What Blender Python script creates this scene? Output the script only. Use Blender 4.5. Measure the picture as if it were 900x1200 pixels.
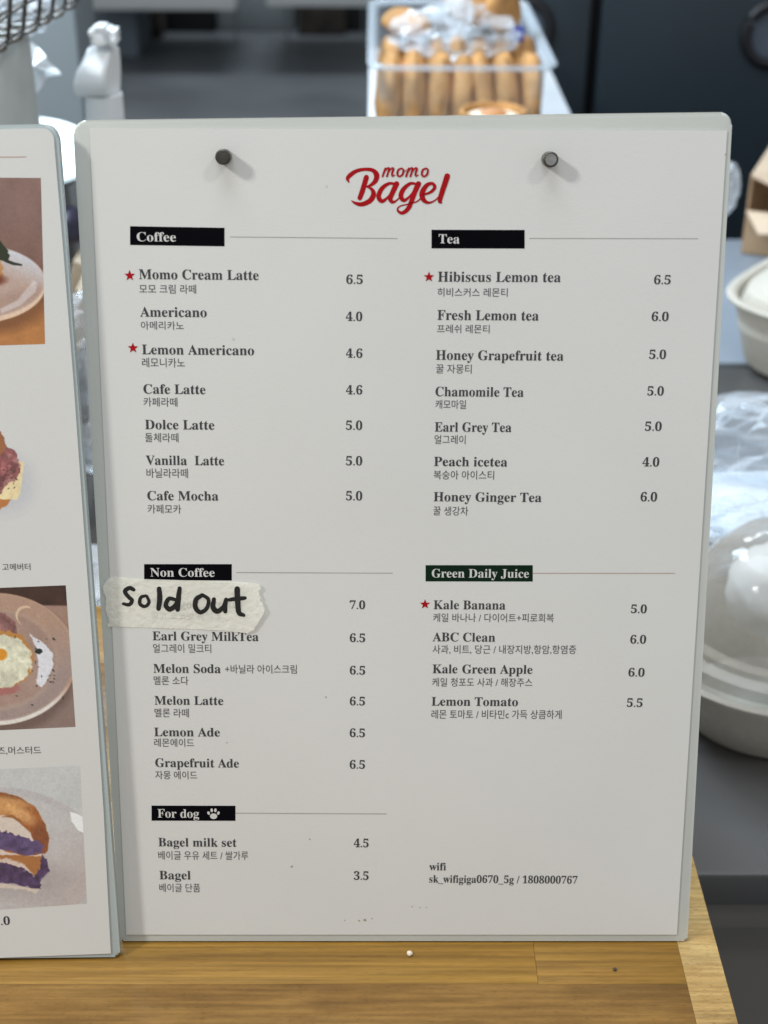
import bpy, bmesh, math, random
import numpy as np
from mathutils import Vector, Matrix, noise
random.seed(7)
S = bpy.context.scene
for o in list(bpy.data.objects): bpy.data.objects.remove(o)
COL = S.collection
# ------------------------------------------------------------------ camera
F = 1702.14
CAM = Vector((-0.011808, -0.400958, 0.414886))
CW = Matrix(((0.99996333, -0.00240331, -0.00821986),
             (-0.00594248, 0.4964251, -0.86805922),
             (0.00616676, 0.86807623, 0.49639261)))
cd = bpy.data.cameras.new('camera'); cam = bpy.data.objects.new('camera', cd); COL.objects.link(cam)
cam.matrix_world = Matrix.Translation(CAM) @ CW.to_4x4()
cd.sensor_fit = 'VERTICAL'; cd.sensor_height = 36; cd.lens = F / 1200 * 36
cd.clip_start = 0.01; cd.clip_end = 60
cd.dof.use_dof = True; cd.dof.focus_distance = 0.525; cd.dof.aperture_fstop = 13.0
S.camera = cam
# ------------------------------------------------------------------ world and lamps
w = bpy.data.worlds.new('World'); S.world = w; w.use_nodes = True
bg = w.node_tree.nodes['Background']; bg.inputs[0].default_value = (0.93, 0.97, 1.0, 1); bg.inputs[1].default_value = 0.43
def lamp(name, loc, target, size, power, color):
    l = bpy.data.lights.new(name, 'AREA'); l.shape = 'RECTANGLE'; l.size = size[0]; l.size_y = size[1]
    l.energy = power; l.color = color
    o = bpy.data.objects.new(name, l); COL.objects.link(o); o.location = loc
    o.rotation_euler = (Vector(target) - Vector(loc)).to_track_quat('-Z', 'Y').to_euler()
    return o
lamp('ceiling_lamp', (-1.42, -.72, 1.50), (0, 0, .15), (.22, .22), 19.8, (1.0, .985, .945))
lamp('ceiling_lamp', (1.15, -.95, 2.10), (0, 0, .15), (.26, .26), 8, (1.0, .985, .95))
lamp('cool_overhead_fill', (-.5, .42, 2.1), (-.05, .65, 0), (2.2, 1.0), 33, (.84, .92, 1.0))  # cool overhead fill, added to brighten the things behind the boards
lamp('cool_counter_fill', (-.40, 1.05, .80), (.38, .86, -.1), (.5, .25), 10, (.66, .84, 1.0))  # unseen bluish fill added to brighten the far counter
lamp('ceiling_lamp', (-.3, 5.5, 2.6), (-.3, 5.2, -1), (1.6, .8), 70, (.85, .94, 1.0))
S.view_settings.view_transform = 'Standard'; S.view_settings.look = 'None'
S.view_settings.exposure = 0.09; S.view_settings.gamma = 1
S.cycles.max_bounces = 8; S.cycles.transparent_max_bounces = 16
# ------------------------------------------------------------------ helpers
def ray(px, py):
    return (CW @ Vector(((px - 450) / F, -(py - 600) / F, -1)))
def atz(px, py, z):
    d = ray(px, py); return CAM + d * ((z - CAM.z) / d.z)
def aty(px, py, y):
    d = ray(px, py); return CAM + d * ((y - CAM.y) / d.y)
def on_plane(px, py, p0, n):
    d = ray(px, py); return CAM + d * ((p0 - CAM).dot(n) / d.dot(n))
def lin(c):
    c = c / 255.0
    return c / 12.92 if c <= .04045 else ((c + .055) / 1.055) ** 2.4
def rgb(r, g, b, k=1.0): return (min(lin(r) * k, .95), min(lin(g) * k, .95), min(lin(b) * k, .95))

def tint(c, m): return tuple(a * b for a, b in zip(c, m))
def tag(o, label=None, cat=None, group=None, kind=None):
    if label: o['label'] = label
    if cat: o['category'] = cat
    if group: o['group'] = group
    if kind: o['kind'] = kind
    return o
def empty(name, loc):
    o = bpy.data.objects.new(name, None); COL.objects.link(o); o.location = loc; o.empty_display_size = .02
    return o
def wloc(o):
    p = Vector((0, 0, 0))
    while o is not None: p += o.location; o = o.parent
    return p
def mobj(name, verts, faces, mat, parent=None, smooth=False):
    off = wloc(parent) if parent is not None else Vector((0, 0, 0))
    me = bpy.data.meshes.new(name)
    me.from_pydata([tuple(Vector(v) - off) for v in verts], [], faces); me.update()
    o = bpy.data.objects.new(name, me); COL.objects.link(o)
    if mat: me.materials.append(mat)
    if parent is not None: o.parent = parent
    if smooth:
        for p in me.polygons: p.use_smooth = True
    return o
def bobj(name, bm, mat, parent=None, smooth=False):
    off = wloc(parent) if parent is not None else Vector((0, 0, 0))
    bmesh.ops.recalc_face_normals(bm, faces=bm.faces)
    me = bpy.data.meshes.new(name)
    if off.length: bmesh.ops.translate(bm, vec=-off, verts=bm.verts)
    bm.to_mesh(me); bm.free()
    o = bpy.data.objects.new(name, me); COL.objects.link(o)
    if mat: me.materials.append(mat)
    if parent is not None: o.parent = parent
    if smooth:
        for p in me.polygons: p.use_smooth = True
        try: me.set_sharp_from_angle(angle=math.radians(38))
        except Exception: pass
    return o
def add_box(bm, c, s, rot=None, bev=0):
    r = bmesh.ops.create_cube(bm, size=1)
    vs = r['verts']
    bmesh.ops.scale(bm, vec=Vector(s), verts=vs)
    if bev:
        es = list({e for v in vs for e in v.link_edges})
        rr = bmesh.ops.bevel(bm, geom=es, offset=bev, segments=2, affect='EDGES', profile=.6)
        vs = list({v for f in rr['faces'] for v in f.verts} | {v for v in vs if v.is_valid})
    if rot: bmesh.ops.rotate(bm, cent=(0, 0, 0), matrix=rot, verts=vs)
    bmesh.ops.translate(bm, vec=Vector(c), verts=vs)
def boxo(name, c, s, mat, parent=None, rot=None, bev=.001):
    bm = bmesh.new(); add_box(bm, c, s, rot, bev); return bobj(name, bm, mat, parent, smooth=bev > 0)
def tube_bm(bm, pts, r, seg=8, closed=False):
    pts = [Vector(p) for p in pts]; rings = []
    n = len(pts)
    for i, p in enumerate(pts):
        a = pts[i - 1] if i > 0 or closed else p; b = pts[(i + 1) % n] if i < n - 1 or closed else p
        t = (b - a).normalized(); up = Vector((0, 0, 1)) if abs(t.z) < .9 else Vector((1, 0, 0))
        s = t.cross(up).normalized(); q = s.cross(t)
        rr = r[i] if isinstance(r, (list, tuple)) else r
        rings.append([bm.verts.new(p + (s * math.cos(k * 2 * math.pi / seg) + q * math.sin(k * 2 * math.pi / seg)) * rr) for k in range(seg)])
    m = n if closed else n - 1
    for i in range(m):
        A, B = rings[i], rings[(i + 1) % n]
        for k in range(seg): bm.faces.new((A[k], A[(k + 1) % seg], B[(k + 1) % seg], B[k]))
    if not closed:
        bm.faces.new(rings[0]); bm.faces.new(rings[-1][::-1])
def catmull(pts, n=8):
    P = [np.array(p, float) for p in pts]; P = [2 * P[0] - P[1]] + P + [2 * P[-1] - P[-2]]; out = []
    for i in range(1, len(P) - 2):
        for k in range(n):
            t = k / n; a, b, c, d = P[i - 1], P[i], P[i + 1], P[i + 2]
            out.append(.5 * ((2 * b) + (-a + c) * t + (2 * a - 5 * b + 4 * c - d) * t * t + (-a + 3 * b - 3 * c + d) * t ** 3))
    out.append(P[-2]); return out

# ------------------------------------------------------------------ materials
def mat(name, color, rough=.5, metal=0, var=.06, scale=30, bump=0, bscale=200, coat=0, spec=.5, rvar=0, detail=4):
    m = bpy.data.materials.new(name); m.use_nodes = True; nt = m.node_tree; N = nt.nodes; L = nt.links
    b = N['Principled BSDF']; b.inputs['Roughness'].default_value = rough; b.inputs['Metallic'].default_value = metal
    b.inputs['Specular IOR Level'].default_value = spec; b.inputs['Coat Weight'].default_value = coat
    tc = N.new('ShaderNodeTexCoord'); nz = N.new('ShaderNodeTexNoise'); nz.inputs['Scale'].default_value = scale; nz.inputs['Detail'].default_value = detail
    L.new(tc.outputs['Object'], nz.inputs['Vector'])
    mx = N.new('ShaderNodeMix'); mx.data_type = 'RGBA'
    c = Vector(color[:3])
    mx.inputs[6].default_value = (*(c * (1 - var)), 1); mx.inputs[7].default_value = (*[min(q * (1 + var), 1) for q in c], 1)
    mr = N.new('ShaderNodeMapRange'); mr.inputs[1].default_value = .3; mr.inputs[2].default_value = .7
    L.new(nz.outputs[0], mr.inputs[0]); L.new(mr.outputs[0], mx.inputs[0]); L.new(mx.outputs[2], b.inputs['Base Color'])
    if rvar:
        m2 = N.new('ShaderNodeMapRange'); m2.inputs[3].default_value = rough - rvar; m2.inputs[4].default_value = rough + rvar
        L.new(nz.outputs[0], m2.inputs[0]); L.new(m2.outputs[0], b.inputs['Roughness'])
    if bump:
        n2 = N.new('ShaderNodeTexNoise'); n2.inputs['Scale'].default_value = bscale; n2.inputs['Detail'].default_value = 3
        L.new(tc.outputs['Object'], n2.inputs['Vector'])
        bp = N.new('ShaderNodeBump'); bp.inputs['Strength'].default_value = bump; bp.inputs['Distance'].default_value = .001
        L.new(n2.outputs[0], bp.inputs['Height']); L.new(bp.outputs[0], b.inputs['Normal'])
    return m
def plastic_film(name, color, alpha=.35, rough=.12, edge=.55):
    m = bpy.data.materials.new(name); m.use_nodes = True; N = m.node_tree.nodes; L = m.node_tree.links
    out = N['Material Output']; b = N['Principled BSDF']; b.inputs['Base Color'].default_value = (*color, 1)
    b.inputs['Roughness'].default_value = rough; b.inputs['Specular IOR Level'].default_value = .8
    t = N.new('ShaderNodeBsdfTransparent'); t.inputs[0].default_value = (.96, .98, 1, 1)
    lw = N.new('ShaderNodeLayerWeight'); lw.inputs[0].default_value = .35
    ad = N.new('ShaderNodeMath'); ad.operation = 'MULTIPLY_ADD'; ad.inputs[1].default_value = edge; ad.inputs[2].default_value = alpha; ad.use_clamp = True
    L.new(lw.outputs['Facing'], ad.inputs[0])
    mx = N.new('ShaderNodeMixShader'); L.new(ad.outputs[0], mx.inputs[0]); L.new(t.outputs[0], mx.inputs[1]); L.new(b.outputs[0], mx.inputs[2])
    L.new(mx.outputs[0], out.inputs[0]); return m
def wood(name, c1, c2, c3, stretch=(2.2, 34, 34), pit=.5):
    m = bpy.data.materials.new(name); m.use_nodes = True; N = m.node_tree.nodes; L = m.node_tree.links
    b = N['Principled BSDF']; b.inputs['Roughness'].default_value = .42; b.inputs['Specular IOR Level'].default_value = .35
    tc = N.new('ShaderNodeTexCoord'); oi = N.new('ShaderNodeObjectInfo')
    ad = N.new('ShaderNodeVectorMath'); ad.operation = 'ADD'
    sc = N.new('ShaderNodeVectorMath'); sc.operation = 'SCALE'; sc.inputs['Scale'].default_value = 7.0
    cb = N.new('ShaderNodeCombineXYZ'); L.new(oi.outputs['Random'], cb.inputs[0]); L.new(oi.outputs['Random'], cb.inputs[1]); L.new(oi.outputs['Random'], cb.inputs[2])
    L.new(cb.outputs[0], sc.inputs[0]); L.new(tc.outputs['Object'], ad.inputs[0]); L.new(sc.outputs[0], ad.inputs[1])
    mp = N.new('ShaderNodeMapping'); mp.inputs['Scale'].default_value = stretch; mp.inputs['Rotation'].default_value = (0, 0, .05); L.new(ad.outputs[0], mp.inputs[0])
    big = N.new('ShaderNodeTexNoise'); big.inputs['Scale'].default_value = 1.4; big.inputs['Detail'].default_value = 5; big.inputs['Distortion'].default_value = .8
    fine = N.new('ShaderNodeTexNoise'); fine.inputs['Scale'].default_value = 15; fine.inputs['Detail'].default_value = 6; fine.inputs['Roughness'].default_value = .7
    for q in (big, fine): L.new(mp.outputs[0], q.inputs['Vector'])
    r = N.new('ShaderNodeValToRGB'); r.color_ramp.elements[0].position = .30; r.color_ramp.elements[0].color = (*c1, 1)
    r.color_ramp.elements[1].position = .68; r.color_ramp.elements[1].color = (*c3, 1)
    e = r.color_ramp.elements.new(.5); e.color = (*c2, 1)
    mm = N.new('ShaderNodeMath'); mm.operation = 'MULTIPLY_ADD'; mm.inputs[1].default_value = .38
    ms = N.new('ShaderNodeMath'); ms.operation = 'MULTIPLY'; ms.inputs[1].default_value = .62
    L.new(big.outputs[0], ms.inputs[0]); L.new(fine.outputs[0], mm.inputs[0]); L.new(ms.outputs[0], mm.inputs[2]); L.new(mm.outputs[0], r.inputs[0])
    mp3 = N.new('ShaderNodeMapping'); mp3.inputs['Rotation'].default_value = (0, 0, .03); mp3.inputs['Scale'].default_value = tuple(q * 9 if q > 20 else q * 1.6 for q in stretch); L.new(ad.outputs[0], mp3.inputs[0])
    ln = N.new('ShaderNodeTexNoise'); ln.inputs['Scale'].default_value = 2; ln.inputs['Detail'].default_value = 3; L.new(mp3.outputs[0], ln.inputs['Vector'])
    ls = N.new('ShaderNodeMapRange'); ls.inputs[1].default_value = .35; ls.inputs[2].default_value = .65; ls.inputs[3].default_value = .76; ls.inputs[4].default_value = 1.14; L.new(ln.outputs[0], ls.inputs[0])
    lm = N.new('ShaderNodeVectorMath'); lm.operation = 'SCALE'; L.new(r.outputs[0], lm.inputs[0]); L.new(ls.outputs[0], lm.inputs['Scale'])
    # short dark pores along the grain
    mp2 = N.new('ShaderNodeMapping'); mp2.inputs['Scale'].default_value = (stretch[0] * 75, stretch[1] * 75, 900); L.new(ad.outputs[0], mp2.inputs[0])
    pn = N.new('ShaderNodeTexNoise'); pn.inputs['Scale'].default_value = 1; pn.inputs['Detail'].default_value = 2; L.new(mp2.outputs[0], pn.inputs['Vector'])
    pr = N.new('ShaderNodeMapRange'); pr.inputs[1].default_value = .58; pr.inputs[2].default_value = .80; L.new(pn.outputs[0], pr.inputs[0])
    pk = N.new('ShaderNodeMath'); pk.operation = 'MULTIPLY'; pk.inputs[1].default_value = pit; L.new(pr.outputs[0], pk.inputs[0])
    mx = N.new('ShaderNodeMix'); mx.data_type = 'RGBA'; mx.inputs[7].default_value = (c1[0] * .45, c1[1] * .42, c1[2] * .4, 1)
    L.new(pk.outputs[0], mx.inputs[0]); L.new(lm.outputs[0], mx.inputs[6]); L.new(mx.outputs[2], b.inputs['Base Color'])
    bp = N.new('ShaderNodeBump'); bp.inputs['Strength'].default_value = .25; bp.inputs['Distance'].default_value = .0004; L.new(mm.outputs[0], bp.inputs['Height']); L.new(bp.outputs[0], b.inputs['Normal'])
    return m

def paper_mat():
    m = mat('paper', (.672, .672, .648), .5, var=.028, scale=9, bump=.06, bscale=1500)
    N = m.node_tree.nodes; L = m.node_tree.links; b = N['Principled BSDF']
    src = b.inputs['Base Color'].links[0].from_socket
    tc = N.new('ShaderNodeTexCoord'); v = N.new('ShaderNodeTexVoronoi'); v.inputs['Scale'].default_value = 62; L.new(tc.outputs['Object'], v.inputs['Vector'])
    sp = N.new('ShaderNodeMapRange'); sp.inputs[1].default_value = .022; sp.inputs[2].default_value = .045; sp.inputs[3].default_value = 1; sp.inputs[4].default_value = 0
    L.new(v.outputs['Distance'], sp.inputs[0])
    wn = N.new('ShaderNodeTexWhiteNoise'); L.new(v.outputs['Position'], wn.inputs['Vector'])
    gt = N.new('ShaderNodeMath'); gt.operation = 'GREATER_THAN'; gt.inputs[1].default_value = .86; L.new(wn.outputs[0], gt.inputs[0])
    ml = N.new('ShaderNodeMath'); ml.operation = 'MULTIPLY'; L.new(sp.outputs[0], ml.inputs[0]); L.new(gt.outputs[0], ml.inputs[1])
    m3 = N.new('ShaderNodeMath'); m3.operation = 'MULTIPLY'; m3.inputs[1].default_value = .35; L.new(ml.outputs[0], m3.inputs[0])
    mx = N.new('ShaderNodeMix'); mx.data_type = 'RGBA'; mx.inputs[7].default_value = (.33, .27, .2, 1)
    L.new(m3.outputs[0], mx.inputs[0]); L.new(src, mx.inputs[6]); L.new(mx.outputs[2], b.inputs['Base Color'])
    return m
PAPER = paper_mat()
def dull(m, sp=.10):
    m.node_tree.nodes['Principled BSDF'].inputs['Specular IOR Level'].default_value = sp; return m
ACRYL = mat('frosted_acrylic', (.53, .545, .51), .28, var=.03, scale=25, bump=.05, bscale=700)
ACRYL2 = mat('frosted_acrylic_blue', (.42, .48, .48), .3, var=.03, scale=25, bump=.05, bscale=700)
INK = dull(mat('black_ink', (.045, .047, .05), .6, var=.2, scale=900), .3)
INKG = mat('grey_ink', (.085, .088, .09), .5, var=.2, scale=900)
BARK = dull(mat('black_print', (.0025, .0025, .004), .75, var=.2, scale=60), .04)
GREEN = dull(mat('green_print', (.006, .021, .010), .75, var=.15, scale=60), .05)
RED = dull(mat('red_print', (.36, .006, .010), .6, var=.1, scale=400))
WHITEPR = mat('white_print', (.62, .62, .60), .5, var=.02)
RULE = mat('rule_print', (.36, .35, .33), .5, var=.1)
RULER = mat('rule_print_warm', (.46, .33, .27), .5, var=.1)
MAGNET = mat('dark_nickel', (.085, .08, .068), .38, metal=.8, var=.2, scale=500, bump=.3, bscale=1500)
WOOD_A = wood('golden_oak', tint(rgb(136, 100, 52, 1.2), (0.6, 0.57, 0.33)), tint(rgb(172, 132, 74, 1.2), (0.6, 0.57, 0.33)), tint(rgb(196, 156, 98, 1.2), (0.6, 0.57, 0.33)))
WOOD_B = wood('brown_oak', tint(rgb(112, 86, 52, 1.15), (0.76, 0.66, 0.4)), tint(rgb(140, 110, 70, 1.15), (0.76, 0.66, 0.4)), tint(rgb(164, 134, 90, 1.15), (0.76, 0.66, 0.4)), stretch=(5, 24, 24))
WOOD_C = wood('pale_oak', tint(rgb(146, 110, 62, 1.2), (0.66, 0.63, 0.4)), tint(rgb(180, 142, 88, 1.2), (0.66, 0.63, 0.4)), tint(rgb(202, 166, 112, 1.2), (0.66, 0.63, 0.4)))
WOOD_E = wood('end_strip_oak', tint(rgb(128, 100, 62, 1.25), (.74, .70, .56)), tint(rgb(186, 156, 108, 1.25), (.74, .70, .56)), tint(rgb(212, 186, 140, 1.25), (.74, .70, .56)), stretch=(6, 30, 30), pit=.7)
FRONTS = mat('steel_front', (.20, .188, .168), .4, metal=.1, var=.10, scale=6)
STEEL = mat('brushed_steel', (.145, .142, .138), .28, metal=.45, var=.08, scale=6, bump=.05, bscale=300, rvar=.06)
WHITE = mat('white_plastic', (.80, .83, .85), .35, var=.02)
PLATE = mat('pale_plate', (.76, .86, .88), .25, var=.01)
PULP = mat('pulp_fibre', (.56, .53, .46), .8, var=.05, scale=200, bump=.4, bscale=600)
KRAFT = mat('kraft_board', (.48, .33, .20), .8, var=.08, scale=60)
KRAFTL = mat('kraft_board_inside', (.66, .52, .38), .8, var=.05, scale=60)
COOKIE = mat('baked_dough', (.45, .23, .075), .75, var=.42, scale=45, bump=.6, bscale=300)
CREAM = mat('cream_filling', (.80, .70, .55), .6, var=.05)
FILM = plastic_film('clear_film', (.84, .89, .94), .07, .05, .5)
FILM2 = plastic_film('tub_plastic', (.75, .78, .80), .03, .08, .3)
def bumpy(m, sc, dist):
    N = m.node_tree.nodes; L = m.node_tree.links; tc = N.new('ShaderNodeTexCoord'); n2 = N.new('ShaderNodeTexNoise'); n2.inputs['Scale'].default_value = sc; n2.inputs['Detail'].default_value = 3
    bp = N.new('ShaderNodeBump'); bp.inputs['Distance'].default_value = dist; L.new(tc.outputs['Object'], n2.inputs['Vector']); L.new(n2.outputs[0], bp.inputs['Height']); L.new(bp.outputs[0], N['Principled BSDF'].inputs['Normal']); return m
FILM3 = bumpy(plastic_film('milky_plastic', (.44, .385, .315), .26, .07), 34, .0022)
RIMP = plastic_film('tub_rim_plastic', (.55, .60, .64), .22, .12)
DARK = mat('dark_cabinet_paint', (.014, .022, .029), .35, var=.15, scale=3)
BLACK = mat('black_gap', (.004, .004, .006), .5)
FLOOR = mat('grey_vinyl_floor', (.105, .115, .125), .40, var=.22, scale=2.2, rvar=.12)
GREYC = mat('grey_felt', (.50, .53, .52), .85, var=.10, scale=30, bump=.3, bscale=200)
GREYM = mat('grey_metal_post', (.22, .25, .265), .45, var=.05, scale=6)
BLUEG = mat('slate_box', (.13, .165, .20), .6, var=.08, scale=6)
WIRE = mat('dark_wire', (.10, .095, .085), .3, metal=.85, var=.2, scale=80)
WALLM = mat('far_wall_paint', (.16, .19, .21), .7, var=.1, scale=3)
TABLEW = mat('white_laminate', (.55, .58, .58), .5, var=.03)
BROWNC = mat('brown_cloth', (.05, .042, .035), .9, var=.4, scale=20)
PURPLE = mat('dark_purple', (.035, .03, .06), .4, var=.2)
MARKER = mat('marker_ink', (.006, .006, .006), .45, var=.3, scale=400)

# ------------------------------------------------------------------ setting: floor, wall
fl = mobj('floor', [(-6, -3, -.95), (6, -3, -.95), (6, 9, -.95), (-6, 9, -.95)], [(0, 1, 2, 3)], FLOOR); tag(fl, kind='structure')
wl = boxo('wall', (0, 7.9, .6), (12, .1, 3.1), WALLM, bev=0); tag(wl, kind='structure')

# ------------------------------------------------------------------ wooden table
TZ = -.0038
TX1 = atz(815, 1015, TZ).x; TY1 = atz(130, 710, TZ).y
strip_x = TX1 - .0150
t = empty('wooden_table', (-.42, -.1, -.95))
tag(t, 'golden butcher block wooden table top under the two menu boards', 'table')
SEAM = atz(450, 1153, TZ).y; PW = (TY1 - SEAM) / 5
joint = atz(628, 1130, TZ).x
rows = [SEAM + PW * k for k in range(-8, 5)]
rr = random.Random(3); TH = .034; g = .00009
for k, y0 in enumerate(rows):
    y1 = y0 + PW; xs = [strip_x]
    if k == 8: xs.append(joint)
    elif k == 7: xs.append(-.30)
    while xs[-1] > -.95: xs.append(xs[-1] - rr.uniform(.22, .42))
    xs[-1] = -.98
    for i in range(len(xs) - 1):
        m = rr.choice([WOOD_A, WOOD_C, WOOD_B])
        if k == 8: m = WOOD_A
        if k == 7: m = WOOD_B
        boxo('plank', ((xs[i] + xs[i + 1]) / 2, (y0 + y1) / 2, TZ - TH / 2 - rr.uniform(0, .00012)),
             (xs[i] - xs[i + 1] - g, y1 - y0 - g, TH), m, t, bev=.00010)
boxo('edge_strip', ((strip_x + TX1) / 2, (rows[0] + TY1) / 2, TZ - TH / 2), (TX1 - strip_x - .00006, TY1 - rows[0], TH), WOOD_E, t, bev=.00015)
for x in (-.93, TX1 - .06):
    for y in (rows[0] + .05, TY1 - .06):
        boxo('leg', (x, y, (TZ - TH - .95) / 2 - .0005), (.05, .05, .95 + TZ - TH - .002), WOOD_B, t, bev=.002)
# crumbs on the table
cr = bmesh.new()
def crumb(px, py, r, m, label, cat, nm):
    bm = bmesh.new(); bmesh.ops.create_icosphere(bm, subdivisions=2, radius=r)
    for v in bm.verts: v.co *= 1 + .25 * noise.noise(v.co * 2500)
    p = atz(px, py, TZ); bmesh.ops.translate(bm, vec=(p.x, p.y, TZ + r * .75), verts=bm.verts)
    tag(bobj(nm, bm, m, smooth=True), label, cat)
crumb(480, 1119, .0011, CREAM, 'tiny pale round crumb on the wood in front of the menu board', 'crumb', 'crumb')
crumb(720.5, 1137, .0007, BROWNC, 'tiny dark speck on the pale plank near the table corner', 'speck', 'crumb')
cr.free()

# ------------------------------------------------------------------ menu boards
AL = math.radians(15)
class Frame:
    def __init__(s, o, u, v, n): s.o, s.u, s.v, s.n = Vector(o), Vector(u), Vector(v), Vector(n)
    def p(s, a, b, c=0): return s.o + s.u * a + s.v * b + s.n * c
    def px(s, x, y, c=0):
        q = on_plane(x, y, s.o + s.n * c, s.n); return q
    def uv(s, x, y, c=0):
        q = s.px(x, y, c) - s.o; return q.dot(s.u), q.dot(s.v)
FR = Frame((0, 0, 0), (1, 0, 0), (0, math.sin(AL), math.cos(AL)), (0, -math.cos(AL), math.sin(AL)))

def rounded_quad(c, r, seg=7):
    out = []
    for i in range(4):
        p = Vector(c[i]); a = (Vector(c[i - 1]) - p).normalized(); b = (Vector(c[(i + 1) % 4]) - p).normalized()
        rad = r[i]; s = p + a * rad; e = p + b * rad; q = p + (a + b) * rad
        for k in range(seg + 1):
            th = k / seg * math.pi / 2; out.append(q - b * rad * math.cos(th) - a * rad * math.sin(th) if False else q - a * rad * math.sin(th) - b * rad * math.cos(th))
    return out
def slab(name, F_, corners, radii, thick, m, parent, front=0.0, bev=.0009):
    pts = rounded_quad(corners, radii)
    bm = bmesh.new(); f = [bm.verts.new(F_.p(p.x, p.y, front)) for p in pts]; bk = [bm.verts.new(F_.p(p.x, p.y, front - thick)) for p in pts]
    ff = bm.faces.new(f); bm.faces.new(bk[::-1]); n = len(pts)
    for i in range(n): bm.faces.new((f[i], bk[i], bk[(i + 1) % n], f[(i + 1) % n]))
    if bev: 
        es = [e for e in bm.edges if (e.verts[0] in f and e.verts[1] in f) or (e.verts[0] in bk and e.verts[1] in bk)]
        bmesh.ops.bevel(bm, geom=es, offset=bev, segments=3, affect='EDGES', profile=.5)
    o = bobj(name, bm, m, parent, smooth=True); return o

bd = empty('menu_board', (0, 0.02, TZ))
tag(bd, 'pale frosted menu board holding the drinks list, standing right of the food board', 'menu board')
slab('panel', FR, [(-.1105, .2994), (-.1075, -.003), (.1093, -.003), (.1066, .3030)], [.0045, .0012, .0012, .0042], .0032, ACRYL, bd, front=-.0003)
def easel(F_, x0, x1, parent, m):
    # folded rear support reaching back to the table
    top = F_.p((x0 + x1) / 2, .17, -.0036); 
    foot = Vector((top.x, top.y + .07, TZ))
    for (a, b) in ((x0, x1),):
        A = F_.p(a, .17, -.0036); B = F_.p(b, .17, -.0036); C_ = Vector((B.x, B.y + .06, TZ + .0001)); D = Vector((A.x, A.y + .06, TZ + .0001))
        th = Vector((0, .0028, .001))
        mobj('support_leg', [A, B, C_, D, A + th, B + th, C_ + th, D + th], [(0, 1, 2, 3), (7, 6, 5, 4), (0, 4, 5, 1), (1, 5, 6, 2), (2, 6, 7, 3), (3, 7, 4, 0)], m, parent)
easel(FR, -.03, .03, bd, ACRYL)

sheet_c = [FR.uv(*q) for q in ((105, 150), (148, 1095), (793, 1095), (852, 153))]
def sheet_mesh(name, F_, corners, m, parent=None, base=0, nx=24, ny=32, curl=0):
    V = []; Fc = []
    tl, bl, br, tr = [Vector(c) for c in corners]
    for j in range(ny + 1):
        for i in range(nx + 1):
            s, q = i / nx, j / ny
            p = (tl * (1 - s) + tr * s) * (1 - q) + (bl * (1 - s) + br * s) * q
            V.append(F_.p(p.x, p.y, base))
    a = nx + 1
    for j in range(ny):
        for i in range(nx): Fc.append((j * a + i, (j + 1) * a + i, (j + 1) * a + i + 1, j * a + i + 1))
    o = mobj(name, V, Fc, m, parent); return o
def thin(name, F_, corners, m, parent, base, th):   # closed thin sheet
    V = [F_.p(*c, base) for c in corners] + [F_.p(*c, base - th) for c in corners]
    return mobj(name, V, [(0, 1, 2, 3), (7, 6, 5, 4), (0, 4, 5, 1), (1, 5, 6, 2), (2, 6, 7, 3), (3, 7, 4, 0)], m, parent)
LIFT = .00025
sh = thin('menu_sheet', FR, sheet_c, PAPER, None, LIFT, .0003)
tag(sh, 'white printed drinks menu sheet headed with a red bagel shop logo', 'menu sheet')

# ------------------------------------------------------------------ lettering
def bold(s):
    r = ''
    for ch in s:
        if 'A' <= ch <= 'Z': r += chr(0x1D400 + ord(ch) - 65)
        elif 'a' <= ch <= 'z': r += chr(0x1D41A + ord(ch) - 97)
        elif '0' <= ch <= '9': r += chr(0x1D7CE + ord(ch) - 48)
        else: r += ch
    return r
# English names: text, x0, x1, base left, base right, cap px
EN = [('Momo Cream Latte', 163.1, 303.2, 326.8, 328.0, 11.4), ('Americano', 164.4, 242.4, 370.8, 371.4, 11.2),
      ('Lemon Americano', 166.7, 297.8, 414.8, 416, 11.2), ('Cafe Latte', 168.4, 240.9, 461, 461.6, 11), ('Dolce Latte', 170.2, 251.3, 502.6, 503.2, 10.9),
      ('Vanilla  Latte', 171.1, 262.7, 544.3, 545, 10.8), ('Cafe Mocha', 172.9, 256, 585.8, 586.2, 10.7),
      ('Mango Coconut', 179, 285.8, 712, 713, 10.3), ('Earl Grey MilkTea', 179, 303, 749.8, 750.8, 10.2), ('Melon Soda', 180, 258.7, 787.9, 788.3, 10.2),
      ('Melon Latte', 181.3, 261.8, 825.2, 825.7, 10.1), ('Lemon Ade', 180.9, 257.8, 862.2, 862.6, 10), ('Grapefruit Ade', 182.2, 280, 898.2, 899, 10),
      ('Bagel milk set', 185.8, 277.3, 991.2, 991.8, 9.9), ('Bagel', 187, 223.6, 1029.8, 1030, 9.9),
      ('Hibiscus Lemon tea', 513, 656.8, 329.8, 330.4, 11.6), ('Fresh Lemon tea', 512.4, 631, 374.6, 375.4, 11.5),
      ('Honey Grapefruit tea', 510.7, 660, 421.3, 422.4, 11.2), ('Chamomile Tea', 510.2, 613.3, 464, 464.8, 11), ('Earl Grey Tea', 509.3, 599, 505.4, 506, 10.9),
      ('Peach icetea', 508.4, 594.2, 545.8, 546.4, 10.8), ('Honey Ginger Tea', 508, 634.2, 587, 588, 10.7),
      ('Kale Banana', 508, 592, 713.4, 713.9, 10.3), ('ABC Clean', 506.8, 580, 751, 751.6, 10.2), ('Lemon Tomato', 505.6, 606.7, 826.4, 827, 10.1),
      ('Kale', 506.8, 535.8, 788.4, 788.6, 10.2), ('Green Apple', 541.6, 623.7, 788.7, 789.2, 10.2)]
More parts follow.
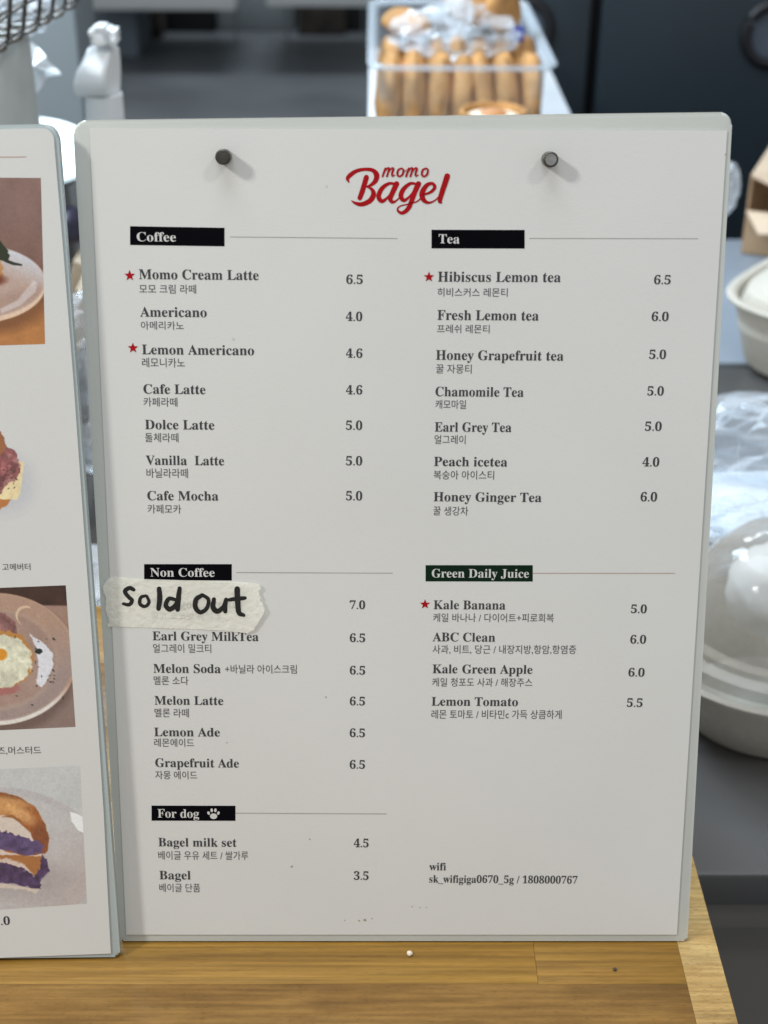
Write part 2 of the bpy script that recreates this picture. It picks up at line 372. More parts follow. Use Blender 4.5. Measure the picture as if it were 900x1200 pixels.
KO = [('모모 크림 라떼', 163.6, 230, 333, 343.6), ('아메리카노', 165.4, 215.6, 376, 386), ('레모니카노', 166.7, 216.9, 418.9, 430), ('카페라떼', 168.4, 208, 465.3, 476),
      ('돌체라떼', 170.2, 209.3, 506.9, 517.6), ('바닐라라떼', 172, 220.4, 548.4, 559.4), ('카페모카', 173.3, 212.4, 590.7, 601.2),
      ('망고 코코넛 쉐이크', 177.8, 259, 717, 726), ('얼그레이 밀크티', 179.6, 247.6, 754, 764.4), ('+바닐라 아이스크림', 264, 347.8, 778.3, 788.6), ('멜론 소다', 180.4, 220.9, 791.8, 802),
      ('멜론 라떼', 181.4, 221.4, 829.6, 839.8), ('레몬에이드', 180.9, 227.6, 864.7, 874.6), ('자몽 에이드', 182.2, 231.1, 902.7, 912.4),
      ('베이글 우유 세트 / 쌀가루', 185.8, 291, 996.6, 1006.8), ('베이글 단품', 187, 234.7, 1034.6, 1044.6),
      ('히비스커스 레몬티', 512.6, 594.6, 337, 347.4), ('프레쉬 레몬티', 512, 573.4, 380, 390), ('꿀 자몽티', 510.7, 552.4, 426.4, 437.2), ('캐모마일', 510.2, 545.8, 468.2, 478.6),
      ('얼그레이', 508.9, 545.3, 509.4, 519.8), ('복숭아 아이스티', 508, 578.7, 550.8, 561.4), ('꿀 생강차', 507.6, 548.4, 592.9, 603.5),
      ('케일 바나나 / 다이어트+피로회복', 507.5, 648.6, 718.2, 728.4), ('사과, 비트, 당근 / 내장지방,항암,항염증', 506.8, 674.8, 755.2, 766), ('케일 청포도 사과 / 해장주스', 506.3, 623.4, 793.8, 804),
      ('레몬 토마토 / 비타민c 가득 상큼하게', 505.4, 657.7, 831.2, 841.8)]
PR = [('6.5', 405.8, 425, 332.4), ('4.0', 405.3, 424.4, 375.8), ('4.6', 405.4, 424.6, 418.9), ('4.6', 405.4, 424.5, 461.8), ('5.0', 405.4, 424.4, 503.3), ('5.0', 405.4, 424.4, 544.9), ('5.0', 405.4, 424.4, 585.9),
      ('7.0', 409.9, 427.8, 713.2), ('6.5', 409.9, 427.8, 751.9), ('6.5', 409.9, 427.8, 789.9), ('6.5', 409.9, 427.6, 826), ('6.5', 409.8, 427.6, 863.2), ('6.5', 409.8, 427.6, 900.2), ('4.5', 414.6, 431.8, 992.2), ('3.5', 414.6, 431.8, 1030.4),
      ('6.5', 766, 785.4, 332.8), ('6.0', 763.2, 783, 375.9), ('5.0', 760.4, 780, 420.3), ('5.0', 758.2, 777.3, 463.1), ('5.0', 755.4, 774.8, 504.5), ('4.0', 752.4, 772, 546.2), ('6.0', 750.2, 769.5, 587.1),
      ('5.0', 739, 757.4, 718), ('6.0', 738.2, 756.6, 753.7), ('6.0', 736, 754.8, 792.3), ('5.5', 734.2, 752.4, 827.8)]
ALLTEXT = sorted({bold(q) for q in ['H', 'wifi', 'sk_wifigiga0670_5g / 1808000767', 'Coffee', 'Tea', 'Non Coffee', 'Green Daily Juice', 'For dog', '7.0'] + [e[0] for e in EN] + [e[0] for e in PR]}
                 | {e[0] for e in KO} | {'치아바타, 루꼴라, 머스터드, 고메버터', '계란후라이, 잠봉햄,치즈,머스터드'})
TCACHE = {}
TS = bpy.data.scenes.new('lettering')
def text_data(txt, res=3):
    if txt in TCACHE: return TCACHE[txt]
    c = bpy.data.curves.new('tmp', 'FONT'); c.body = txt; c.size = 1; c.resolution_u = res
    o = bpy.data.objects.new('tmp', c); TS.collection.objects.link(o)
    TS.view_layers[0].update(); dg = TS.view_layers[0].depsgraph; me = bpy.data.meshes.new_from_object(o.evaluated_get(dg))
    V = np.array([v.co[:] for v in me.vertices]); P = [tuple(p.vertices) for p in me.polygons]
    bpy.data.objects.remove(o); bpy.data.curves.remove(c); bpy.data.meshes.remove(me)
    TCACHE[txt] = (V, P)
    return V, P
def prefetch(strings):
    """one text curve for all the strings (loading the fonts once), split line by line"""
    L_ = ['H', 'H'] + strings
    c = bpy.data.curves.new('tmp', 'FONT'); c.body = '\n'.join(L_); c.size = 1; c.resolution_u = 3; c.space_line = 3
    o = bpy.data.objects.new('tmp', c); TS.collection.objects.link(o); TS.view_layers[0].update()
    me = bpy.data.meshes.new_from_object(o.evaluated_get(TS.view_layers[0].depsgraph))
    V = np.array([v.co[:] for v in me.vertices]); P = [tuple(p.vertices) for p in me.polygons]
    bpy.data.objects.remove(o); bpy.data.curves.remove(c); bpy.data.meshes.remove(me)
    top = V[V[:, 1] > -1]; b0_ = top[:, 1].min(); nxt = V[(V[:, 1] < -1) & (V[:, 1] > -4.2)]; dl = b0_ - nxt[:, 1].min()
    row = np.rint((b0_ + .35 - V[:, 1]) / dl).astype(int)
    byrow = {}
    for p in P: byrow.setdefault(int(row[p[0]]), []).append(p)
    for k, t_ in enumerate(L_):
        ps_ = byrow.get(k, []); ids = sorted({i for p in ps_ for i in p}); mp_ = {a_: b_ for b_, a_ in enumerate(ids)}
        if ids:
            W = V[ids].copy(); W[:, 1] += dl * k - b0_
            TCACHE[t_] = (W, [tuple(mp_[i] for i in p) for p in ps_])
prefetch(ALLTEXT)
CAPV, _ = text_data(bold('H')); CAPH = CAPV[:, 1].max()
def put_text(name, F_, txt, x0, x1, y0, y1=None, cap=None, bottom=None, top=None, m=INK, parent=None, lift=.00012, ser=True, yl=None, yr=None, shear=0):
    """x0,x1: extent; baseline y0 at left to y1 at right; cap height in px, or top/bottom for sans"""
    V, P = text_data(bold(txt) if ser else txt)
    mn, mx = V.min(0), V.max(0)
    if y1 is None: y1 = y0
    A = Vector(F_.uv(x0, y0)); B = Vector(F_.uv(x1, y1))
    if cap is not None: hgt = (Vector(F_.uv(x0, y0 - cap)) - A).length / CAPH; yb = 0
    else: hgt = (Vector(F_.uv(x0, top)) - A).length / (mx[1] - mn[1]); yb = mn[1]
    U = (B - A); L = U.length; U.normalize(); W = Vector((-U.y, U.x)); k = L / (mx[0] - mn[0])
    pts = []
    for v in V:
        q = A + U * ((v[0] - mn[0]) * k) + W * ((v[1] - yb) * hgt)
        pts.append(F_.p(q.x, q.y, LIFT + lift))
    return mobj(name, pts, P, m, parent)
def bar(name, F_, q, m, parent, lift=.00006):
    return mobj(name, [F_.p(*F_.uv(*c), LIFT + lift) for c in q], [(0, 3, 2, 1)], m, parent)
CAPK = .0032  # m
for tx, a, b, y0, y1, c in EN: put_text('item_name', FR, tx, a, b, y0, y1, cap=c, parent=sh)
for tx, a, b, t0, t1 in KO: put_text('korean_name', FR, tx, a, b, t1, t1 + .4, top=t0, ser=False, m=INKG, parent=sh)
for tx, a, b, y in PR: put_text('price', FR, tx, a, b, y, y + .2, cap=9.6 if y > 650 else 10.3, parent=sh)
put_text('wifi_text', FR, 'wifi', 502.9, 522.5, 1019.3, cap=8.6, parent=sh)
put_text('wifi_text', FR, 'sk_wifigiga0670_5g / 1808000767', 502.9, 676.2, 1033.6, 1035, cap=8.6, parent=sh)
HB = [((152.6, 265), (263.2, 266.9), (263.2, 288.6), (152.6, 287), 'Coffee', 160.6, 206.4, 282.6, BARK, (269.8, 465.8, 277.5, 279.4), RULE),
      ((505.6, 269.2), (614.7, 269.4), (614.7, 291.2), (505.6, 291), 'Tea', 513.9, 538.4, 284.9, BARK, (620.4, 817.9, 279.3, 279.6), RULE),
      ((169, 660.8), (271.7, 660.8), (271.7, 680), (169, 679.6), 'Non Coffee', 176.5, 251.7, 675.2, BARK, (277.2, 460.2, 670.6, 671.4), RULE),
      ((498.7, 662), (624.2, 662), (624.2, 681.2), (498.7, 681), 'Green Daily Juice', 505.9, 619.6, 676.3, GREEN, (624.6, 791, 671.5, 671.6), RULER),
      ((177.7, 943.6), (276, 943.8), (276, 961.5), (177.7, 961.3), 'For dog', 185, 233.4, 957.5, BARK, (276.3, 453.4, 952.5, 953.4), RULE)]
for q0, q1, q2, q3, tx, a, b, y, m, rl, rm in HB:
    hb = bar('heading_bar', FR, (q0, q1, q2, q3), m, sh)
    if m is GREEN: hb['label'] = 'dark green heading bar'
    put_text('heading_text', FR, tx, a, b, y, y + .4, cap=10.6 if y < 300 else 9.9, m=WHITEPR, parent=hb)
    x0, x1, ya, yb = rl
    bar('rule_line', FR, ((x0, ya - .45), (x1, yb - .45), (x1, yb + .45), (x0, ya + .45)), rm, sh)
    if tx == 'For dog':
        vs = []; fs = []
        def ell(cx, cy, rx, ry, rot=0):
            n = 14; i0 = len(vs)
            for k in range(n):
                t_ = 2 * math.pi * k / n; ex, ey = rx * math.cos(t_), ry * math.sin(t_)
                X = cx + ex * math.cos(rot) - ey * math.sin(rot); Y = cy + ex * math.sin(rot) + ey * math.cos(rot)
                vs.append(FR.p(*FR.uv(X, Y), LIFT + .00012))
            fs.append(tuple(range(i0, i0 + n))[::-1])
        ell(250.4, 956, 4.3, 3.3); ell(244.6, 952.3, 1.5, 2.1, -.4); ell(248.2, 949, 1.5, 2.2, -.1); ell(252.5, 949, 1.5, 2.2, .1); ell(256, 952.3, 1.5, 2.1, .4)
        mobj('paw_mark', vs, fs, WHITEPR, hb)
for cx, cy, r in ((152.2, 322.8, 6.6), (156, 407.6, 6.4), (502.6, 324.4, 6.4), (498, 707.8, 6.2)):
    c0 = Vector(FR.uv(cx, cy)); R_ = (Vector(FR.uv(cx + r, cy)) - c0).length; pts = []
    for k in range(10):
        a = math.pi / 2 + k * math.pi / 5; q = R_ if k % 2 == 0 else R_ * .42
        pts.append(FR.p(c0.x + math.cos(a) * q, c0.y + math.sin(a) * q, LIFT + .00012))
    pts.append(FR.p(c0.x, c0.y, LIFT + .00012))
    mobj('star_mark', pts, [(10, k, (k + 1) % 10) for k in range(10)], RED, sh)

def strokes(name, F_, data, m, parent, conv, base, jit=0, zf=None, step=.000006, wk=1.0):
    V = []; P = []; lay = 0
    for pts in data:
        c = catmull(pts, 7); n = len(c); i0 = len(V); lay += 1
        if jit:
            for q in c: q[0] += random.uniform(-jit, jit); q[1] += random.uniform(-jit, jit)
        def addp(x, y, z):
            X, Y = conv(x, y); u, v = F_.uv(X, Y); V.append(F_.p(u, v, base + z + (zf(u, v) if zf else 0)))
        for i, q in enumerate(c):
            a = c[max(i - 1, 0)]; b = c[min(i + 1, n - 1)]; d = (b - a)[:2]; d = d / (np.linalg.norm(d) + 1e-9); nn = np.array([-d[1], d[0]]); h = max(q[2], 2) / 2 * wk
            addp(*(q[:2] + nn * h), lay * step); addp(*(q[:2] - nn * h), lay * step)
        for i in range(n - 1): P.append((i0 + 2 * i, i0 + 2 * i + 1, i0 + 2 * i + 3, i0 + 2 * i + 2))
        for e, sgn in ((c[0], 1), (c[-1], -1)):     # round caps
            lay += .3; k0 = len(V); h = max(e[2], 2) / 2 * wk
            for k in range(10): addp(e[0] + h * math.cos(k * .6283), e[1] + h * math.sin(k * .6283), lay * step)
            P.append(tuple(range(k0, k0 + 10)))
    return mobj(name, V, P, m, parent)
LOGO = [
 [(113, 200, 8), (104, 175, 22), (128, 146, 26), (172, 120, 22), (230, 110, 20), (282, 118, 24), (308, 150, 32), (300, 190, 28), (272, 218, 20), (238, 233, 10)],
 [(240, 232, 8), (275, 252, 20), (286, 288, 30), (262, 330, 30), (205, 356, 26), (160, 348, 18), (130, 330, 4)],
 [(236, 166, 30), (222, 215, 30), (206, 268, 30), (190, 312, 28)],
 [(440, 214, 14), (395, 210, 18), (345, 245, 26), (322, 300, 28), (345, 334, 24), (385, 308, 14), (428, 250, 10)],
 [(448, 212, 32), (425, 262, 30), (404, 315, 28), (420, 340, 20), (448, 328, 10), (484, 290, 6)],
 [(590, 214, 14), (545, 210, 18), (498, 248, 26), (478, 296, 28), (500, 328, 22), (540, 300, 12), (580, 245, 10)],
 [(602, 212, 32), (578, 265, 30), (556, 325, 28), (530, 385, 26), (488, 417, 20), (456, 398, 12), (470, 370, 8), (540, 352, 8), (598, 332, 8), (632, 292, 8)],
 [(628, 290, 10), (684, 272, 16), (716, 238, 20), (700, 210, 18), (660, 222, 24), (628, 275, 32), (636, 322, 28), (670, 344, 16), (712, 332, 9), (752, 296, 7)],
 [(804, 158, 34), (786, 215, 32), (766, 275, 30), (752, 330, 26), (762, 344, 12)],
]
def sm(dx):
    return [[(374 + dx, 104, 12), (362 + dx, 135, 12), (354 + dx, 160, 11)], [(364 + dx, 132, 7), (388 + dx, 102, 9), (400 + dx, 106, 12), (392 + dx, 135, 12), (384 + dx, 160, 11)],
            [(394 + dx, 132, 7), (418 + dx, 102, 9), (430 + dx, 108, 12), (420 + dx, 140, 12), (424 + dx, 158, 9), (440 + dx, 148, 5)]]
def so(dx): return [[(490 + dx, 102, 9), (466 + dx, 115, 12), (460 + dx, 145, 12), (474 + dx, 160, 10), (496 + dx, 145, 12), (502 + dx, 115, 11), (490 + dx, 102, 9)]]
def shx(d, s=1.0):
    return [[(x, y, w_) for x, y, w_ in st] for st in d]
LG = LOGO + sm(-4) + so(-6) + sm(161) + so(166) + [[(498, 118, 5), (510, 122, 5), (520, 112, 5)]]
strokes('logo_lettering', FR, LG, RED, sh, lambda x, y: (390 + x / 6, 180 + y / 6), LIFT + .00008, wk=1.2)
# splashes on the sheet
vs = []; fs = []
for px, py, r in ((404, 1078, 1.1), (421, 1078.5, 1.6), (427.5, 1077.6, 2.0), (436, 1076, 1.0), (363, 983, 1.2), (342, 1015, 1.6), (483, 1062, 1.0), (492, 1063, .8), (850, 181, 1.2), (382, 816.5, 1.2), (266, 870, 1.2), (500, 1063, .8)):
    i0 = len(vs)
    for k in range(8):
        q = r * random.uniform(.6, 1.1); vs.append(FR.p(*FR.uv(px + q * math.cos(k * .785), py + .8 * q * math.sin(k * .785)), LIFT + .00007))
    fs.append(tuple(range(i0, i0 + 8))[::-1])
STAIN = mat('splash_stain', (.33, .29, .20), .6, var=.2, scale=500)
tag(mobj('splash_stain', vs, fs, STAIN, sh), kind='stuff')

# ------------------------------------------------------------------ sold out tape
bT = [(58, 45), (75, 70, ), (64, 100)]
def interp(xs, ys, x): return float(np.interp(x, xs, ys))
def tconv(x, y): return 110 + x / 4.09, 665 + y / 4.09
Lx = ([0, .06, .14, .25, .35, .48, .6, .75, .9, 1], [74, 56, 46, 48, 57, 60, 57, 66, 76, 68])
Rx = ([0, .06, .15, .3, .42, .52, .62, .72, .85, .93, 1], [790, 802, 791, 800, 812, 822, 808, 796, 776, 762, 738])
topy = ([40, 95, 200, 400, 640, 822], [60, 42, 52, 58, 64, 74]); boty = ([40, 100, 200, 400, 600, 740, 822], [284, 279, 284, 291, 298, 312, 318])
def tape_lift(u, v):
    X = (u - TU0) / (TU1 - TU0); X = min(max(X, 0), 1)
    return .00022 + .0022 * max(0, X - .72) ** 2 * 8 + .00010 * math.sin(X * 23 + v * 200) + .00007
TU0 = FR.uv(126, 705)[0]; TU1 = FR.uv(311, 708)[0]
V = []; P = []; nx, ny = 70, 22
for j in range(ny + 1):
    tq = j / ny
    xl = interp(*Lx, tq) + noise.noise(Vector((tq * 14, 0, 1))) * 5; xr = interp(*Rx, tq) + noise.noise(Vector((tq * 17, 5, 1))) * 7
    for i in range(nx + 1):
        s = i / nx; x = xl + (xr - xl) * s
        ya = interp(*topy, x); yb = interp(*boty, x); y = ya + (yb - ya) * tq
        u, v = FR.uv(*tconv(x, y)); V.append(FR.p(u, v, LIFT + tape_lift(u, v)))
a = nx + 1
for j in range(ny):
    for i in range(nx): P.append((j * a + i, (j + 1) * a + i, (j + 1) * a + i + 1, j * a + i + 1))
TAPE = mat('masking_tape', (1.0, .985, .88), .6, var=.035, scale=70, bump=.5, bscale=420)
N = TAPE.node_tree.nodes; L = TAPE.node_tree.links
tr = N.new('ShaderNodeBsdfTransparent'); mxs = N.new('ShaderNodeMixShader'); mxs.inputs[0].default_value = .70
L.new(tr.outputs[0], mxs.inputs[1]); trl = N.new('ShaderNodeBsdfTranslucent'); trl.inputs[0].default_value = (.95, .92, .82, 1); mx0 = N.new('ShaderNodeMixShader'); mx0.inputs[0].default_value = .22
L.new(N['Principled BSDF'].outputs[0], mx0.inputs[1]); L.new(trl.outputs[0], mx0.inputs[2]); L.new(mx0.outputs[0], mxs.inputs[2]); L.new(mxs.outputs[0], N['Material Output'].inputs[0])
tp = mobj('tape_strip', V, P, TAPE, None, smooth=True)
tag(tp, 'torn strip of cream masking tape hand lettered in black marker over a menu item', 'tape')
HW = [
 [(192, 104, 13), (172, 96, 15), (150, 112, 15), (166, 138, 14), (184, 156, 14), (170, 176, 13), (142, 172, 10)],
 [(250, 132, 10), (226, 142, 12), (222, 172, 13), (246, 184, 12), (266, 164, 12), (256, 136, 10)],
 [(314, 100, 16), (317, 145, 19), (311, 194, 16)],
 [(392, 152, 12), (360, 148, 15), (346, 178, 16), (364, 198, 17), (392, 180, 17), (404, 150, 14)],
 [(412, 98, 15), (406, 148, 18), (402, 200, 16)],
 [(520, 130, 14), (492, 150, 17), (488, 188, 17), (512, 212, 15), (542, 192, 14), (550, 152, 13), (524, 130, 12)],
 [(576, 150, 14), (572, 188, 18), (592, 208, 18), (620, 188, 15), (632, 158, 13)],
 [(634, 152, 15), (630, 180, 16), (630, 208, 15)],
 [(688, 100, 20), (690, 160, 19), (696, 212, 18), (720, 224, 12)],
 [(648, 152, 12), (690, 146, 16), (726, 142, 12)],
]
strokes('handwriting', FR, HW, MARKER, tp, tconv, LIFT + .00004, jit=.5, zf=tape_lift, step=.000004, wk=1.38)

# ------------------------------------------------------------------ magnets
def magnet(px, py, label, h=.006, face=None):
    c = FR.uv(px, py, LIFT + h); bm = bmesh.new(); n = 28; prof = [(0, 0), (.00245, 0), (.00252, .0003), (.00252, h - .0004), (.0021, h), (0, h)]
    rings = []
    for r, z in prof:
        rings.append([bm.verts.new(FR.p(c[0] + r * math.cos(k * 2 * math.pi / n), c[1] + r * math.sin(k * 2 * math.pi / n), LIFT + .0001 + z)) for k in range(n)] if r else [bm.verts.new(FR.p(c[0], c[1], LIFT + .0001 + z))])
    for A, B in zip(rings, rings[1:]):
        for k in range(n):
            if len(A) == 1: bm.faces.new((A[0], B[k], B[(k + 1) % n]))
            elif len(B) == 1: bm.faces.new((A[k], B[0], A[(k + 1) % n]))
            else: bm.faces.new((A[k], A[(k + 1) % n], B[(k + 1) % n], B[k]))
    o = tag(bobj('magnet', bm, MAGNET, None, smooth=True), label, 'magnet', 'round magnets pinning the drinks menu')
    if face:
        mobj('worn_face', [FR.p(c[0] + .00185 * math.cos(k * .2244), c[1] + .00185 * math.sin(k * .2244), LIFT + .00014 + h) for k in range(28)], [tuple(range(28))], face, o)
MAGF = mat('worn_nickel', (.30, .30, .29), .45, metal=.6, var=.15, scale=900)
magnet(261, 184, 'small dark round magnet above the Coffee heading')
magnet(645.6, 187, 'small dark round magnet right of the red logo, above the Tea heading', face=MAGF)

# ------------------------------------------------------------------ left board with food photographs
yaw = math.radians(2.68)
b0 = atz(141, 1122, TZ + .0008)
ux = Vector((math.cos(yaw), math.sin(yaw), 0)); n0 = Vector((-ux.y, ux.x, 0))
vv = n0 * math.sin(AL) + Vector((0, 0, 1)) * math.cos(AL); roll = math.radians(-.75)
v2 = vv * math.cos(roll) + ux * math.sin(roll); u2 = ux * math.cos(roll) - vv * math.sin(roll); n2 = u2.cross(v2)
FL = Frame(b0, u2, v2, n2)
lbd = empty('menu_board', (b0.x - .1, b0.y + .02, TZ))
tag(lbd, 'pale frosted menu board at the left edge holding the sheet of bagel photographs', 'menu board')
slab('panel', FL, [(-.2170, .3035), (-.2170, .009), (0, 0), (0, .3035)], [.0045, .0012, .0020, .0045], .0045, ACRYL2, lbd, front=-.0003, bev=.0012)
easel(FL, -.13, -.07, lbd, ACRYL2)
tl = FL.uv(62.5, 150); br_ = FL.uv(130, 1117)
cr_ = [(-.213, tl[1]), (-.213, br_[1] + .002), br_, FL.uv(121.5, 950), FL.uv(111, 790), FL.uv(98.5, 620), FL.uv(86.5, 450), FL.uv(74, 290), FL.uv(64, 172)]
for k in range(6):
    th = k / 5 * math.pi / 2; cr_.append((FL.uv(63.2, 160)[0] - .0035 + .0035 * math.cos(th), tl[1] - .0035 + .0035 * math.sin(th)))
n_ = len(cr_)
lsh = mobj('menu_sheet', [FL.p(*c, LIFT) for c in cr_] + [FL.p(*c, LIFT - .0003) for c in cr_], [tuple(range(n_)), tuple(range(2 * n_ - 1, n_ - 1, -1))] + [(k, n_ + k, n_ + (k + 1) % n_, (k + 1) % n_) for k in range(n_)], PAPER)
tag(lsh, 'white food menu sheet with printed bagel sandwich photographs at the left edge', 'menu sheet')
bar('rule_line', FL, ((-40, 184.1), (31, 183.2), (31, 184.3), (-40, 185.2)), RULER, lsh)
put_text('caption', FL, '치아바타, 루꼴라, 머스터드, 고메버터', -106, 36, 669.5, 668.2, top=661, ser=False, m=INKG, parent=lsh)
put_text('caption', FL, '계란후라이, 잠봉햄,치즈,머스터드', -100, 48.5, 885.5, 883.4, top=876, ser=False, m=INKG, parent=lsh)
put_text('price', FL, '7.0', -7, 12, 1083.6, 1083, cap=9.4, parent=lsh)

# printed photographs: a fine grid, its vertex colours are the print
def vnoise(x, y, s, seed=0):
    x = np.asarray(x) / s + seed * 17.3; y = np.asarray(y) / s + seed * 9.1
    xi, yi = np.floor(x), np.floor(y); xf, yf = x - xi, y - yi; xf = xf * xf * (3 - 2 * xf); yf = yf * yf * (3 - 2 * yf)
    h = lambda a, b: np.modf(np.abs(np.sin(a * 127.1 + b * 311.7 + seed) * 43758.5453))[0]
    return (h(xi, yi) * (1 - xf) + h(xi + 1, yi) * xf) * (1 - yf) + (h(xi, yi + 1) * (1 - xf) + h(xi + 1, yi + 1) * xf) * yf
def fbm(x, y, s, seed=0): return .55 * vnoise(x, y, s, seed) + .3 * vnoise(x, y, s / 2.1, seed + 1) + .15 * vnoise(x, y, s / 4.3, seed + 2)
class Paint:
    def __init__(s, X, Y): s.X, s.Y = X, Y; s.C = np.zeros(X.shape + (3,))
    def fill(s, c): s.C[:] = c
    def blend(s, m, c): m = np.clip(m, 0, 1)[..., None]; s.C = s.C * (1 - m) + np.array(c, float) * m
    def ell(s, cx, cy, rx, ry, soft=1.0, rot=0, wob=0, seed=3):
        x, y = s.X - cx, s.Y - cy; c, n = math.cos(rot), math.sin(rot); a, b = x * c + y * n, -x * n + y * c
        r = np.sqrt((a / rx) ** 2 + (b / ry) ** 2); d = (1 - r) * min(rx, ry) + (fbm(s.X, s.Y, 5, seed) - .5) * wob
        return np.clip(d / soft + .5, 0, 1)
    def poly(s, pts, soft=1.0, wob=0, seed=5):
        X = s.X; Y = s.Y; ins = np.zeros(X.shape, bool); dm = np.full(X.shape, 1e9); n = len(pts)
        for i in range(n):
            x1, y1 = pts[i]; x2, y2 = pts[(i + 1) % n]
            c = ((y1 > Y) != (y2 > Y)) & (X < (x2 - x1) * (Y - y1) / ((y2 - y1) if y2 != y1 else 1e-9) + x1); ins ^= c
            t_ = np.clip(((X - x1) * (x2 - x1) + (Y - y1) * (y2 - y1)) / ((x2 - x1) ** 2 + (y2 - y1) ** 2 + 1e-9), 0, 1)
            dm = np.minimum(dm, np.hypot(X - x1 - t_ * (x2 - x1), Y - y1 - t_ * (y2 - y1)))
        d = np.where(ins, dm, -dm) + (fbm(X, Y, 5, seed) - .5) * wob
        return np.clip(d / soft + .5, 0, 1)
    def tex(s, m, sc, amp, seed=1):
        m = np.clip(m, 0, 1); f = 1 + (fbm(s.X, s.Y, sc, seed) - .5) * amp * m; s.C = s.C * f[..., None]
PRINT = bpy.data.materials.new('photo_print'); PRINT.use_nodes = True
_n = PRINT.node_tree.nodes; _a = _n.new('ShaderNodeAttribute'); _a.attribute_name = 'print'
PRINT.node_tree.links.new(_a.outputs['Color'], _n['Principled BSDF'].inputs['Base Color']); _n['Principled BSDF'].inputs['Roughness'].default_value = .5
def photo(quad, paint, label, step=.7):
    (tlx, tly), (trx, try_), (brx, bry), (blx, bly) = quad
    nx = int((trx - tlx) / step); ny = int((bly - tly) / step)
    s, q = np.meshgrid(np.linspace(0, 1, nx + 1), np.linspace(0, 1, ny + 1))
    X = (tlx * (1 - s) + trx * s) * (1 - q) + (blx * (1 - s) + brx * s) * q
    Y = (tly * (1 - s) + try_ * s) * (1 - q) + (bly * (1 - s) + bry * s) * q
    p = Paint(X, Y); paint(p); kp_ = getattr(p, 'keep', None)
    gr = 1 + (vnoise(X, Y, 1.3, 31) - .5) * .07 + (fbm(X, Y, 3.5, 33) - .5) * .05 + (fbm(X, Y, 14, 35) - .5) * .03
    p.C = p.C * (gr[..., None] if kp_ is None else (1 + (gr - 1) * np.clip(p.dif / 25, 0, 1))[..., None])
    C = np.clip(p.C, 0, 255) / 255; C = np.where(C <= .04045, C / 12.92, ((C + .055) / 1.055) ** 2.4) * PRINT_K
    C = np.clip(C, 0, .9).reshape(-1, 3)
    V = []
    cw = np.array(CW); D = np.stack([(X.ravel() - 450) / F, -(Y.ravel() - 600) / F, -np.ones(X.size)], 1) @ cw.T
    nn = np.array(FL.n); tt_ = ((np.array(FL.o) - np.array(CAM)) @ nn) / (D @ nn)
    V = np.array(CAM) + D * tt_[:, None] + nn * (LIFT + .00002)
    a = nx + 1; K_ = p.keep if hasattr(p, 'keep') else np.ones(X.shape, bool)
    Fc = [(j * a + i, (j + 1) * a + i, (j + 1) * a + i + 1, j * a + i + 1) for j in range(ny) for i in range(nx) if K_[j, i] or K_[j + 1, i + 1]]
    o = mobj('printed_photo', V, Fc, PRINT, lsh)
    at = o.data.color_attributes.new('print', 'FLOAT_COLOR', 'POINT')
    at.data.foreach_set('color', np.hstack([C, np.ones((len(C), 1))]).astype(np.float32).ravel())
    o['label'] = label
PRINT_K = 1.17
def ph1(p):
    X, Y = p.X, p.Y; p.fill((128, 101, 92)); p.blend((Y - 250) / 80, (112, 82, 72)); p.blend((-X) / 120, (100, 80, 74)); p.tex(np.ones(X.shape), 18, .12)
    p.blend(np.clip((Y - 345) / 12, 0, 1), (172, 116, 66)); p.tex((Y > 350) * 1., 9, .12)
    p.blend(p.ell(-30, 345, 92, 48, 12) * .6, (96, 60, 38))
    m = p.ell(-30, 333, 84, 46, 1.5); p.blend(m, (214, 186, 162))
    m = p.ell(-30, 330, 82, 43, 2); p.blend(m, (176, 152, 140)); p.blend(m * np.clip((322 - Y + X * .4) / 36, 0, 1), (196, 200, 208)); p.blend(m * p.ell(14, 352, 46, 9, 10, -.3) * .5, (150, 120, 104))
    p.blend(p.poly([(0, 362), (20, 352), (40, 328), (44, 331), (42, 342), (24, 358), (2, 367)], 2) * .55, (210, 202, 204))
    p.blend(p.ell(-34, 318, 38, 26, 2, wob=4), (176, 128, 76)); p.blend(p.ell(-32, 311, 30, 17, 5, wob=4), (200, 158, 104)); p.blend(p.ell(-30, 328, 37, 10, 3), (112, 62, 44))
    p.blend(p.poly([(-12, 278), (1, 282), (5, 288), (9, 293), (8, 297), (12, 300), (10, 305), (3, 306), (-12, 302)], 1.2, wob=4), (44, 48, 30))
    p.blend(p.poly([(6, 303), (16, 307), (26, 309.5), (26, 311.5), (15, 310.5), (6, 307)], 1), (42, 46, 36))
